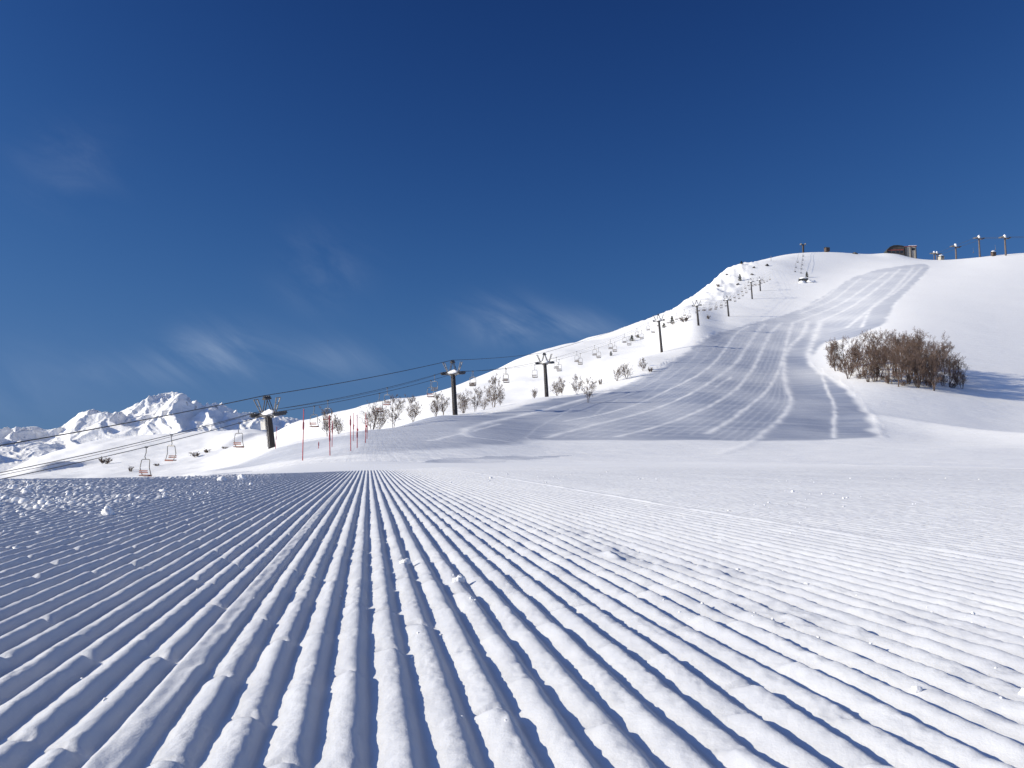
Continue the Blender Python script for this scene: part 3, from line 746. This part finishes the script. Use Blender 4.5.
def hang(pts, start, step, dmin, dmax, strand, flip):
    acc = 0.0; nxt = start; cnt = {}
    for a, b in zip(pts[:-1], pts[1:]):
        l = (b - a).length
        while nxt <= acc + l:
            p = a.lerp(b, (nxt - acc) / l); nxt += step
            if not (dmin < p.y < dmax): continue
            if p.z - 2.7 * 1.0 < float(ground(p.x, p.y)) - 0.2: continue
            if p.x / p.y < -0.50: continue
            if min((p - t).length for t, _ in tops) < 2.4 + 1.0: continue
            k = sum(1 for t, _ in tops if t.y < p.y)
            cnt[k] = cnt.get(k, 0) + 1
            place = ("below the lowest pylon" if k == 0 else "above the %s pylon" % ORD[k - 1])
            red = p.y < 132
            lab = "%s lift chair, %s one uphill %s, on the %s-side rope" % ("red-brown" if red else "dark", NTH[min(cnt[k] - 1, 9)], place, strand)
            if k == 0: lab = "%s lift chair, %s one along the %s-side rope %s" % ("red-brown", NTH[cnt[k] - 1], strand, place)
            chair(p - Vector((0, 0, .02)), yawL + (math.pi if flip else 0), red, lab, "chairs of the main chairlift")
        acc += l
hang(roA, 11.6, 14.8, 60, 560, "valley", True)
hang(roB, 4.2, 14.8, 60, 560, "piste", False)

# ------------------------------------------------------------------ bare trees
def tubes_np(segs, n=3):
    """segs: rows of p0(3) p1(3) r0 r1 -> verts, quads"""
    s = np.array(segs, float); p0 = s[:, 0:3]; p1 = s[:, 3:6]; d = p1 - p0; d /= np.linalg.norm(d, axis=1, keepdims=True) + 1e-9
    ref = np.tile([0.3, 0.2, 0.93], (len(s), 1)); a = np.cross(d, ref); a /= np.linalg.norm(a, axis=1, keepdims=True) + 1e-9; b = np.cross(d, a)
    vs = []
    for p, r in ((p0, s[:, 6]), (p1, s[:, 7])):
        for k in range(n):
            t = 2 * math.pi * k / n; vs.append(p + (a * math.cos(t) + b * math.sin(t)) * r[:, None])
    V = np.stack(vs, 1).reshape(-1, 3)
    base = np.arange(len(s))[:, None] * (2 * n)
    q = np.concatenate([np.stack([base[:, 0] + k, base[:, 0] + (k + 1) % n, base[:, 0] + n + (k + 1) % n, base[:, 0] + n + k], 1) for k in range(n)])
    return V, q
def bare_tree_meshes(seed, H, stems, lean, dens, tw, barkm, twigm, spread=0.55, levels=4):
    R = random.Random(seed); trunk = []; crown = []
    def grow(p, d, ln, r, lvl):
        n = 5 if lvl == 0 else (4 if lvl == 1 else 3); pts = [p]; rr = [r]
        for k in range(n):
            jit = 0.055 + 0.045 * lvl
            d = (d + Vector((R.gauss(0, jit), R.gauss(0, jit), R.gauss(0, jit) + 0.10))).normalized()
            p = p + d * (ln / n); pts.append(p); rr.append(max(tw, r * (1 - 0.75 * (k + 1) / n)))
        tgt = trunk if lvl == 0 else crown
        for k in range(n): tgt.append((*pts[k], *pts[k + 1], rr[k], rr[k + 1]))
        if lvl >= levels: return
        nb = (int(9 * dens), int(6 * dens), int(5 * dens), int(4 * dens))[lvl]
        for b in range(nb):
            t = R.uniform(0.10 if lvl == 0 else 0.12, 1.0); f = t * n; i = min(int(f), n - 1); q = pts[i].lerp(pts[i + 1], f - i)
            ang = R.uniform(0.26, 0.76) * (spread / 0.55); az = R.uniform(0, 2 * math.pi)
            dd = (pts[i + 1] - pts[i]).normalized(); a = dd.orthogonal().normalized(); c = dd.cross(a)
            nd = (dd * math.cos(ang) + (a * math.cos(az) + c * math.sin(az)) * math.sin(ang)).normalized()
            grow(q, nd, ln * R.uniform(0.34, 0.58) * (1.15 - 0.4 * t), max(tw, rr[i] * 0.55), lvl + 1)
    for s_ in range(stems):
        az = R.uniform(0, 6.28); l = lean * R.uniform(.3, 1)
        grow(Vector((math.cos(az) * .15 * (stems > 1), math.sin(az) * .15 * (stems > 1), -.35)), Vector((math.cos(az) * l, math.sin(az) * l, 1)).normalized(), H * R.uniform(.75, 1), H * 0.009 + .018, 0)
    v, q = tubes_np(trunk, 6); mt = mesh_np("trunk", v, q, barkm)
    v, q = tubes_np(crown, 3); mc = mesh_np("crown", v, q, twigm)
    return mt, mc
def place_tree(meshes, loc, rz, sc, label, cat="tree", group=None, name="bare_tree", sz=None):
    t = empty(name, None, label, cat, group, mat=Matrix.Translation(loc) @ Matrix.Rotation(rz, 4, 'Z') @ Matrix.Diagonal((sc, sc, sz or sc, 1)))
    obj("trunk", meshes[0], t); obj("crown", meshes[1], t)
    return t

RIM = [bare_tree_meshes(100 + i, 7.0, (2, 3, 4, 6)[i], (0.15, .35, .5, .7)[i], (1.15, 1.1, .95, .85)[i], 0.014, M_BARK, M_TWIG, 0.68) for i in range(4)]
def rim_point(px, extra=6.0):
    """a place a few metres behind the brow of the piste as seen along this column"""
    u = (px - 512) / F; d = np.linspace(70, 300, 900); z = bil(Zg, u * d, d); t = (z - HC) / d
    # the brow: first strict local maximum of elevation
    k = next((i for i in range(5, 890) if t[i] > t[i - 1] and t[i] >= t[i + 1] and t[i] > t[min(i + 25, 899)] - 1e-9), 300)
    D = d[k] + extra; return Vector((u * D, D, float(ground(u * D, D)) - .05))
RIMT = [  # column, row of the crown's top, kind, distance behind brow, label
 (328, 406, 1, 9, "thin bare tree behind the red poles, near the lowest pylon"),
 (340, 416, 2, 7, "low bare bush behind the brow between red poles"),
 (372, 400, 2, 8, "dense multi-stemmed bare tree just right of the red poles"),
 (379, 407, 3, 5, "broad grey bush at the foot of the dense tree beside the poles"),
 (393, 393, 0, 6, "slender upright bare tree with a dark trunk standing alone on the brow"),
 (413, 394, 1, 6, "bare tree with a low fork, between the slender tree and the paired stems"),
 (436, 391, 1, 6, "bare tree of paired thin stems left of the second pylon"),
 (443, 393, 0, 8, "straight thin bare tree close beside the left of the second pylon"),
 (463, 388, 2, 7, "bushy bare tree right behind the second pylon"),
 (475, 386, 0, 6, "thin bare tree between the second pylon and the big round-crowned tree"),
 (484, 396, 3, 5, "small bare shrub under the left of the round-crowned tree"),
 (494, 374, 1, 5, "big round-crowned bare tree, largest along the piste rim"),
 (500, 392, 0, 7, "small thin sapling at the right of the round-crowned tree"),
 (534, 387, 2, 6, "pale bare bush left of the third pylon"),
 (558, 379, 2, 8, "pale bare bush right of the third pylon"),
 (562, 376, 0, 10, "thin sapling rising over the bush right of the third pylon"),
 (577, 374, 1, 8, "pale thin-stemmed bare tree, middle of the group above the third pylon"),
 (588, 376, 0, 8, "single pale sapling at the upper end of the group above the third pylon"),
 (617, 366, 3, 8, "low spreading pale bush on the snow, lower of the pair below the fourth pylon"),
 (627, 361, 2, 9, "round pale bush on the snow, upper and denser of the pair below the fourth pylon"),
 (643, 357, 1, 9, "faint pale shrub just below the fourth pylon"),
]
for i, (px, ytop, kd, ex, lab) in enumerate(RIMT):
    p = rim_point(px, ex) if px < 600 else None
    if p is None:
        X, D = hit(px, {617: 381, 627: 379, 643: 371}[px], Zg, 100); p = Vector((X, D, float(ground(X, D)) - .05))
    top = P(px, ytop, p.y); h = max(2.0, top.z - p.z)
    zmax = max(v.co.z for v in RIM[kd][1].vertices)
    sc = h / zmax
    place_tree(RIM[kd], p, i * 2.4, sc * (1.05 if kd > 1 else .95), lab, "tree" if kd < 2 else "bush", "bare trees and bushes along the piste rim", "bare_tree" if kd < 2 else "bare_bush", sz=sc)

# the brown grove on the right-hand slope
GRV = [bare_tree_meshes(200 + i, 8.0, (3, 4, 2, 4, 3)[i], (.34, .45, .3, .42, .38)[i], 1.02, 0.0112, M_BARKB, M_TWIGB, 0.60) for i in range(5)]
GT = [  # base column, base row, top row, label
 (829, 366, 337, "small reddish bare tree at the left tip of the brown grove"),
 (836, 371, 339, "small bare tree in the grove, just inside its left tip"),
 (846, 369, 334, None), (848, 379, 347, "low bare bush standing out at the front left of the brown grove"), (857, 366, 333, None), (861, 376, 336, None),
 (868, 382, 342, "bare tree with snow lumps caught in it, front left of the brown grove"), (871, 369, 329, None), (880, 377, 333, None), (884, 367, 328, None),
 (888, 383, 338, "bare tree at the front middle of the grove with dark forked stems"), (894, 373, 328, None), (900, 380, 331, None), (905, 369, 325, None),
 (908, 384, 337, "bare tree at the grove's front, left of the nearest tree"), (914, 375, 325, "tallest bare tree at the top of the brown grove"), (921, 382, 330, None), (924, 371, 327, None),
 (930, 378, 333, None), (935, 391, 344, "nearest tree of the brown grove, thick stem bare at its foot"), (940, 383, 342, None), (944, 374, 338, None), (949, 387, 352, None),
 (955, 382, 350, "bare tree on the right shoulder of the brown grove"), (962, 389, 362, "low leaning bush at the right tip of the brown grove"),
 (852, 373, 338, None), (876, 381, 340, None), (898, 387, 345, None), (918, 388, 342, None), (927, 386, 340, None),
]
for i, (px, yb, yt, lab) in enumerate(GT):
    X, D = hit(px, yb, Zg, 125)
    z = float(ground(X, D)); top = P(px, yt, D); h = top.z - z; kd = i % 5
    zmax = max(v.co.z for v in GRV[kd][1].vertices); sc = h / zmax
    place_tree(GRV[kd], (X, D, z - .1), i * 1.7, sc * 1.08, lab or "brown bare tree crowded among others inside the grove on the right slope", "tree", "bare trees of the brown grove", sz=sc)

UND = bare_tree_meshes(260, 2.6, 7, .75, .9, 0.012, M_BARKB, M_TWIGB, 0.7, 3); zU = max(v.co.z for v in UND[1].vertices)
for i, (px, yb) in enumerate(((833, 368), (842, 372), (851, 376), (859, 379), (866, 378), (874, 382), (882, 380), (889, 384), (896, 381), (903, 386), (911, 383), (918, 387), (926, 384), (932, 388), (943, 386), (953, 388), (958, 385))):
    X, D = hit(px, yb, Zg, 125); k = D / F
    place_tree(UND, (X, D, float(ground(X, D)) - .1), i * 2.1, 11 * k / 3.4, "low tangled brush filling the foot of the brown grove", "brush", "brush under the brown grove", "bare_shrub", sz=(6 + 4 * (i % 3)) * k / zU)

# ------------------------------------------------------------------ shrubs, dwarf pines and rocks on the hillside
SHR = bare_tree_meshes(301, 2.5, 6, 0.8, 0.8, 0.03, M_BARK, M_TWIG, 0.6, 3)
zS = max(v.co.z for v in SHR[1].vertices)
for px, yb, w, h, lab in ((685, 322, 12, 7, "pale tangled bush below the fifth pylon"), (708, 319, 6, 5, "small grey shrub between the fifth and sixth pylons"),
                          (718, 287, 7, 3, "faint grey shrub high on the skyline side of the white slope"), (104, 464, 16, 8, "dark scrub patch on the far left hill, right of the shadowed knoll"),
                          (196, 457, 12, 6, "scrub patch on the far hillside below the mountains, left of the hanging chairs"), (206, 453, 10, 5, "upper end of the scrub strip on the far hillside"),
                          (224, 449, 8, 3, "thin scrub near the hanging chairs on the far hillside"), (130, 472, 6, 7, "small scrub by the leftmost hanging chairs"), (157, 466, 9, 3, "low line of scrub beneath the leftmost cables"),
                          (600, 385, 5, 8, "little bare sapling clump on the rim above the third pylon"), (650, 372, 7, 6, "sparse twiggy shrub by the piste edge under the fourth pylon")):
    X, D = hit(px, yb, Zg, 60); z = float(ground(X, D)); k = D / F
    place_tree(SHR, (X, D, z - .1), px, w * k / 3.2, lab, "shrub", "scattered shrubs on the snow", "bare_shrub", sz=h * k / zS)

def pine_meshes(seed):
    R = random.Random(seed); m = MB(); m.tube([(0, 0, -.3), (0, 0, 3.0)], [.12, .03], 6); tr = m.mesh("trunk", M_BARKB)
    V = []; Fc = []
    for i in range(520):
        z = R.uniform(.2, 3.1); r = (3.3 - z) * .42 * math.sqrt(R.random()) * (0.75 + .25 * math.sin(z * 9)); a = R.uniform(0, 6.28)
        c = Vector((math.cos(a) * r, math.sin(a) * r, z)); s = R.uniform(.12, .28)
        d1 = Vector((R.gauss(0, 1), R.gauss(0, 1), R.gauss(0, .5))).normalized() * s; d2 = Vector((R.gauss(0, 1), R.gauss(0, 1), R.gauss(0, .5))).normalized() * s
        o = len(V); V += [c - d1, c + d2, c + d1]; Fc.append((o, o + 1, o + 2))
    return tr, mesh_np("crown", V, Fc, M_NEEDLE, False, True)
PIN = [pine_meshes(i) for i in (1, 2)]
for i, (px, yb, h, w, lab) in enumerate(((632, 341, 6, 6, "small dark pine on the open slope left of the fourth pylon"), (638, 338, 4, 4, "tiny dark pine just right of the small pine on the open slope"),
                          (664, 328, 5, 6, "dark dwarf pine right behind the head of the fourth pylon"), (672, 324, 8, 6, "taller dark pine standing right of the fourth pylon"),
                          (807, 277.5, 6, 4, "small dark pine rising behind the half-buried hut on the upper slope"), (741.5, 264, 3, 4, "dark dwarf pine on the skyline of the summit shoulder"),
                          (740, 281, 7, 5, "dark snow-dusted pine on the shoulder above the paired pylons"), (611, 356, 5, 4, "tiny dark pine among the far chairs above the third pylon"))):
    X, D = hit(px, yb, Zg, 60); z = float(ground(X, D)); k = D / F
    place_tree(PIN[i % 2], (X, D, z - .1), px, w * k / 2.0, lab, "pine", "small dark pines on the hillside", "pine_tree", sz=h * k / 3.1)

for i, (px, yb, w, h, lab) in enumerate(((738, 285, 5, 4, "dark rock under the snow-dusted pine on the summit shoulder"), (767, 266, 5, 4, "grey rock poking out of the snow right of the summit shoulder"),
                          (754, 268, 4, 3, "small dark rock in the snow above the paired pylons, middle of three"), (752, 275, 5, 2.5, "low dark rock directly above the paired pylons"),
                          (855, 254, 7, 2.5, "dark rock on the skyline left of the lift station"), (727, 275, 5, 2, "faint grey rock on the steep left flank of the shoulder"))):
    X, D = hit(px, yb, Zg, 60); z = float(ground(X, D)); k = D / F
    o = obj("rock_outcrop", lump_mesh("rock_outcrop", M_ROCK, (w * k / 3.2, w * k / 3.6, h * k * .42), 60 + i, sub=3, rough=.9), None, (X, D, z))
    tagp(o, lab, "rock", "rocks on the upper slope")

# ------------------------------------------------------------------ red marker poles
def marker(px, ytop, ybase, wraps, label, tilt=0.0, knob=False, dmin=25):
    X, D = hit(px, ybase, Zg, dmin); z = float(ground(X, D)); h = P(px, ytop, D).z - z
    R3 = Matrix.Rotation(tilt, 4, 'Y')
    t = empty("marker_pole", None, label, "marker pole", "red marker poles at the edge of the corduroy", mat=Matrix.Translation((X, D, z)) @ R3)
    m = MB(); m.tube([(0, 0, -.3), (0, 0, h * .5), (0, 0, h)], [.024, .022, .020], 8); m.tube([(0, 0, h), (0, 0, h + .03)], [.03, .012], 8); m.build("shaft", M_RED, t, True)
    for (a, b) in wraps:
        m = MB(); m.tube([(0, 0, a * h), (0, 0, (a * .8 + b * .2) * h), (0, 0, (a * .2 + b * .8) * h), (0, 0, b * h)], [.027, .042, .040, .027], 8); m.build("padding", M_REDT, t, True)
    if knob:
        m = MB(); m.box((.03, -.05, h * .55), (.09, .05, .15), bev=.015); m.build("tag", M_RED, t)
    return t
marker(302.6, 409.5, 460.5, ((.60, .76),), "tall red pole standing alone, leftmost of the marker poles", 0.0)
marker(330, 415.5, 455.5, ((.70, .95), (.35, .6)), "red pole with thick dark padding, second from the left of the markers", -.035)
marker(332, 421, 447, ((.5, .9),), "shorter red pole partly behind the padded pole", 0.0)
marker(350.8, 416, 451, ((.72, .92),), "slim red pole at the left of the close pair of markers", -.03)
marker(357.2, 415, 448, ((.3, .5),), "slim red pole with a tag, right one of the close pair", -.02, True)
marker(353.2, 413, 441, ((.4, .6),), "red pole seen between and behind the close pair of markers", 0, True)
marker(365.5, 412.5, 443, ((.35, .5), (.75, .95)), "red pole with a knob at mid height, rightmost of the markers", 0, True)
marker(367, 419, 439, ((.3, .7),), "short red pole tucked behind the rightmost marker", 0)
marker(318.6, 442, 448.5, ((.4, .95),), "very short red stake low in the snow between the left markers", 0)
marker(275.5, 427, 449, ((.4, .6),), "thin red pole leaning beside the foot of the lowest pylon", .03)

# ------------------------------------------------------------------ summit: station, upper lifts, huts
def frame_at(px, D, yaw=0.0, lift=0.0, z=None):
    u = (px - 512) / F; X = u * D; zz = float(ground(X, D)) if z is None else z
    return Matrix.Translation((X, D, zz + lift)) @ Matrix.Rotation(yaw, 4, 'Z')
# lift station: barrel-roofed hall and a taller snow-roofed block on posts
Dst = 705; k = Dst / F
st = empty("lift_station", None, "dark barrel-roofed lift station with a pale block on posts at the summit skyline", "building", mat=Matrix.Translation(P(903, 258, Dst)) @ Matrix.Rotation(-.15, 4, 'Z'))
m = MB(); L_, W_, = 17 * k, 9
prof = [(-L_/2, -2), (-L_/2, 5.0), (-L_*.46, 6.6), (-L_*.30, 9.2), (-L_*.10, 10.4), (L_*.12, 10.4), (L_*.36, 9.8), (L_/2, 9.0), (L_/2, -2)]
x0 = -8.5 * k
o = len(m.v)
for y in (-W_/2, W_/2): m.v += [(x0 + a, y, b) for a, b in prof]
n = len(prof)
m.f += [tuple(range(n))[::-1], tuple(range(n, 2 * n))] + [(i, (i + 1) % n, n + (i + 1) % n, n + i) for i in range(n)]
hall = m.build("hall", M_HALL, st)
m = MB()
for a, b in zip(prof[1:-2], prof[2:-1]):
    A = Vector((x0 + a[0] * 1.02, 0, a[1] + .25)); B = Vector((x0 + b[0] * 1.02, 0, b[1] + .25)); c = (A + B) / 2; d = B - A
    m.box(c, (d.length + .12, W_ + 1.6, .3), Matrix.Rotation(-math.atan2(d.z, d.x), 3, 'Y'))
m.build("roof", M_ROOF, st)
for xx in (-.36, -.12, .12, .34):
    m = MB(); m.box((x0 + L_ * xx, -W_/2 - .02, 4.6), (2.3, .12, 2.0)); f = m.build("window", M_GLASS, st)
    m = MB(); m.box((x0 + L_ * xx, -W_/2 - .07, 5.68), (2.6, .14, .16)); m.build("frame", M_STEEL, f)
m = MB(); m.box((x0, -W_/2 - .10, 6.5), (L_ * .9, .18, .7)); m.build("fascia", M_TRIM, st)
m = MB(); m.box((6.2 * k, 0, 3.6), (10.0 * k, 7.5, 11.4), bev=.05); m.build("wall", M_WALL, st)
m = MB(); m.box((6.5 * k, 0, 9.5), (11.6 * k, 8.4, .5), bev=.05); m.build("flat_roof", M_TRIM, st)
m = MB(); m.box((8.3 * k, -.2, 9.98), (7.4 * k, 7.9, .5), bev=.2); m.build("roof_snow", M_SNOW, st)
for xx in (2.0, 6.5, 11.2):
    m = MB(); m.box((xx * k, -4.0, 2.6), (.7, .6, 12.5)); m.build("post", M_DARK, st)
m = MB(); m.box((8.8 * k, -3.80, 6.9), (2.4, .14, 2.2)); m.build("window", M_GLASS, st)

UP0 = Matrix.Identity(3)
rank = [(942, 256.5, 253.0, 800, "thin grey pylon at the dip of the skyline, left of two close ones"), (944.8, 256.5, 253.2, 760, "thin grey pylon at the dip of the skyline, right of two close ones"),
        (964.3, 258.5, 246.0, 690, "snow-topped grey pylon on the skyline, middle size, right of the dip"), (988.5, 256.8, 237.6, 660, "tall snow-topped grey pylon on the skyline near the right edge"),
        (1015, 255.0, 237.0, 640, "tall snow-topped grey pylon on the skyline, rightmost of all")]
ptops = []
for px, yb, yt, D, lab in rank:
    u = (px - 512) / F; base = Vector((u * D, D, min(float(ground(u * D, D)), P(px, yb, D).z))); H = P(px, yt, D).z - base.z
    sc = 1.35 if D < 750 else 1.1
    t = empty("lift_pylon", None, lab, "lift pylon", "grey pylons on the summit skyline", mat=Matrix.Translation(base) @ Matrix.Rotation(math.radians(22), 4, 'Z'))
    m = MB(); m.tube([(0, 0, -3), (0, 0, H)], [1.0 * sc * .55, .8 * sc * .55], 10); m.build("pole", M_PYL, t)
    m = MB(); m.box((0, 0, H - .8), (6.8 * sc, .7, .8)); m.build("cross_arm", M_PYL, t)
    for s in (-1, 1):
        m = MB(); m.box((s * 3.1 * sc, 0, H - .55), (.4, 4.5, .9)); m.build("sheave_train", M_DARK, t)
    obj("snow_cap", lump_mesh("snow_cap", M_SNOW, (.75 * sc, .75 * sc, 1.4 * sc), int(px), sub=3), t, (0, 0, H + .3))
    ptops.append(base + Vector((0, 0, H - .3)))
ax = Matrix.Rotation(math.radians(22), 3, 'Z') @ Vector((4.1, 0, 0))
for s, side in ((-1, "left"), (1, "right")):
    m = MB(); pts = []
    W = [p + ax * s for p in ptops] + [P(1180, 228, 600)]
    for a, b in zip(W[:-1], W[1:]): pts += sag_line(a, b, (b - a).length * .015, 10)
    m.tube(pts + [W[-1]], .10, 5); tagp(m.build("haul_rope", M_ROPE), "thin rope strung along the %s ends of the skyline pylons' arms" % side, "cable", "ropes on the summit skyline")
for px, py, D, lab in ((973, 250.0, 672, "tiny chair hanging right of the middle skyline pylon"), (995, 247.0, 652, "tiny chair hanging between the two tall skyline pylons"), (979, 247.5, 668, "tiny chair hanging just left of the taller skyline pylons")):
    chair(P(px, py - 2, D), 1.0, False, lab, "chairs on the summit skyline", 1.6)

def hut(px, D, w, d, h, label, wallm, yb=None, snow=True, yaw=.2):
    u = (px - 512) / F; X = u * D; z = float(ground(X, D)) if yb is None else P(px, yb, D).z
    t = empty("small_hut", None, label, "hut", "small huts on the upper slope", mat=Matrix.Translation((X, D, z)) @ Matrix.Rotation(yaw, 4, 'Z'))
    m = MB(); m.box((0, 0, h / 2 - .5), (w, d, h + 1)); m.build("wall", wallm, t)
    m = MB()
    for s in (-1, 1): m.box((0, s * d * .27, h + .35), (w * 1.15, d * .66, .22), Matrix.Rotation(-s * .42, 3, 'X'))
    rf = m.build("roof", M_ROOF, t)
    m = MB(); m.box((w * .1, -d / 2 - .03, h * .45), (w * .22, .1, h * .85)); m.build("door", M_DARK, t)
    if snow: obj("roof_snow", lump_mesh("roof_snow", M_SNOW, (w * .5, d * .5, .8), int(px), sub=3), t, (0, 0, h + .9))
    return t
hut(833, 702, 3.6, 3.4, 2.2, "small brown hut on the skyline left of the lift station", M_WOOD, 250.5, False)
hut(940 + 9, 715, 3.6, 3.6, 2.2, "tiny snow-roofed cabin on the skyline by the dip, beside two thin pylons", M_WALL, 259.0)
hut(1002.5, 648, 3.0, 2.6, 1.7, "little dark hut on the skyline between the two tall pylons", M_WOOD, 254.6, True)
hX, hD = hit(807, 282, Zg, 300)
hut(808, hD, 5.6, 4.2, 1.6, "half-buried dark hut on the upper slope with snow heaped round it", M_DARK, 282, True, -.25)
for i, (dx, dy, w, lab) in enumerate(((4.6, -1.5, 3.4, "snow heap against the right side of the half-buried hut"), (-2.2, -3.2, 2.2, "snow heap in front of the half-buried hut"))):
    u = (808 - 512) / F; X = u * hD + dx; D = hD + dy
    tagp(obj("snow_heap", lump_mesh("snow_heap", M_SNOW, (w, w * .7, 1.3), 90 + i, sub=3), None, (X, D, float(ground(X, D)) + .2)), lab, "snow heap", "snow heaps round the hut")

# small upper lift on the summit dome: a pylon on the skyline and two files of chairs
u0 = P(803, 244.5, 695); b0z = float(ground(u0.x, u0.y))
t = empty("lift_pylon", None, "small dark pylon on the summit dome at the head of the tiny chairs", "lift pylon", mat=Matrix.Translation((u0.x, u0.y, b0z)))
Hp = u0.z - b0z
m = MB(); m.tube([(0, 0, -2), (0, 0, Hp)], [.9, .8], 10); m.build("pole", M_POLE, t)
m = MB(); m.box((0, 0, Hp - .3), (4.6, .7, .7)); m.build("cross_arm", M_DARK, t)
for s in (-1, 1):
    m = MB(); m.box((s * 1.9, 0, Hp + .3), (1.0, 3.2, 1.1), bev=.2); m.build("sheave_train", M_STEEL, t)
for s, side, pl in ((-1, "left", [(797.5, 261), (795.8, 266), (795, 270)]), (1, "right", [(803.2, 255), (802.6, 259), (802, 263.5), (801.3, 267.5), (800.8, 271.5)])):
    pts = [Vector((u0.x + s * 1.9, u0.y, u0.z))]
    for j, (px, py) in enumerate(pl):
        X, D = hit(px, py + 1.5, Zg, 300); p = P(px, py - 2.5, D - 2)
        pts.append(p)
        chair(p, .3, False, "tiny dark chair on the summit dome, %s down the %s file" % (NTH[j], side), "tiny chairs on the summit dome", 1.25)
    m = MB(); m.tube(pts, .045, 5); tagp(m.build("haul_rope", M_ROPE), "thin rope of the %s file of tiny chairs on the summit dome" % side, "cable", "ropes on the summit dome")
# mast on the shoulder
q = P(771, 257.5, 640); m = MB(); m.tube([(0, 0, -2), (0, 0, 4.5)], [.22, .12], 6); m.tube([(-.7, 0, 3.6), (.7, 0, 3.6)], .08, 5)
tagp(obj("mast", m.mesh("mast", M_STEEL), None, (q.x, q.y, float(ground(q.x, q.y)))), "thin pale mast on the skyline of the summit shoulder", "mast")

# ------------------------------------------------------------------ loose snow on the corduroy
import bmesh
bm = bmesh.new(); bmesh.ops.create_icosphere(bm, subdivisions=2, radius=1)
IV = np.array([v.co[:] for v in bm.verts]); IF = np.array([[v.index for v in f.verts] for f in bm.faces]); bm.free()
def crumbs(n, cr, vr, size, wfun):
    v = np.exp(rng.uniform(math.log(vr[0]), math.log(vr[1]), n * 4)); c = rng.uniform(cr[0], cr[1], n * 4)
    keep = rng.random(n * 4) < wfun(c, v); c = c[keep][:n]; v = v[keep][:n]
    s = size[0] * (size[1] / size[0]) ** (rng.random(len(c)) ** 2.2)
    return c, v, s
sets = [crumbs(5200, (-9, -0.5), (2.2, 10.5), (0.006, 0.026), lambda c, v: np.clip(sstep(-.5, -2.0, c) * sstep(2.4, 4.5, v) * (0.45 + .8 * perlin(c * .7, v * .5, 58)), 0, 1) * np.clip(-c / (v * .9), 0, 1)),
        crumbs(200, (0.35, 1.4), (0.6, 4.5), (0.0015, 0.0065), lambda c, v: np.exp(-((c - .8) / .25) ** 2) * np.clip(.2 + perlin(c * 4, v * 2.2, 59), 0, 1)),
        crumbs(420, (1.8, 9), (2.4, 9), (0.003, 0.012), lambda c, v: np.clip(-.1 + 1.3 * perlin(c * .6, v * .35, 60), 0, 1)),
        crumbs(420, (-2.5, 2.5), (0.5, 5), (0.0008, 0.0045), lambda c, v: np.clip(perlin(c * 5, v * 4, 74) * 1.6 - .1, 0, 1)),
        crumbs(40, (-3, 4), (8, 15), (0.006, 0.018), lambda c, v: np.full(c.shape, .8))]
c = np.concatenate([a[0] for a in sets]); v = np.concatenate([a[1] for a in sets]); s = np.concatenate([a[2] for a in sets])
X, Y = cv2w(c, v); Z = patch_z(c, v)
nC = len(c)
rad = 1 + 0.28 * rng.standard_normal((nC, len(IV))) * .6
sc3 = rng.uniform(.7, 1.3, (nC, 1, 3)) * np.array([1, 1, .8])
VV = IV[None] * rad[:, :, None] * sc3 * s[:, None, None] + np.stack([X, Y, Z + s * .08], 1)[:, None, :]
FF = IF[None] + (np.arange(nC) * len(IV))[:, None, None]
tagp(obj("snow_crumbs", mesh_np("snow_crumbs", VV.reshape(-1, 3), FF.reshape(-1, 3), M_NEAR, True, True)), "loose crumbs of snow scattered over the corduroy ridges", "snow crumbs", kind='stuff')

def clod(px, py, r, label):
    D = HC * 1.0 / -float(py2t(py)); D = max(0.6, D); Xw = (px - 512) / F * D
    cc = Xw * cT + D * sT; vv_ = -Xw * sT + D * cT
    z = float(patch_z(np.array([cc]), np.array([vv_]))[0])
    tagp(obj("snow_clod", lump_mesh("snow_clod", M_NEAR, (r, r * .8, r * .85), int(px), sub=3, rough=.55), None, (Xw, D, z + r * .2)), label, "snow clod", "larger clods on the corduroy")
clod(112, 518.5, 0.028, "largest white snow clod among the crumbs at the left of the corduroy")
clod(407, 570, 0.011, "pointed white chip of snow upright in a groove in the middle of the corduroy")
clod(224, 482, 0.045, "snow clod on the brow of the corduroy below the leftmost chairs, left one")
clod(244, 480.5, 0.05, "snow clod on the brow of the corduroy, right of its neighbour clod")
clod(460, 589, 0.012, "small broken clod on a ridge right of the corduroy's middle")
clod(905, 700, 0.006, "crumbled clod on the ridges near the right edge of the frame")
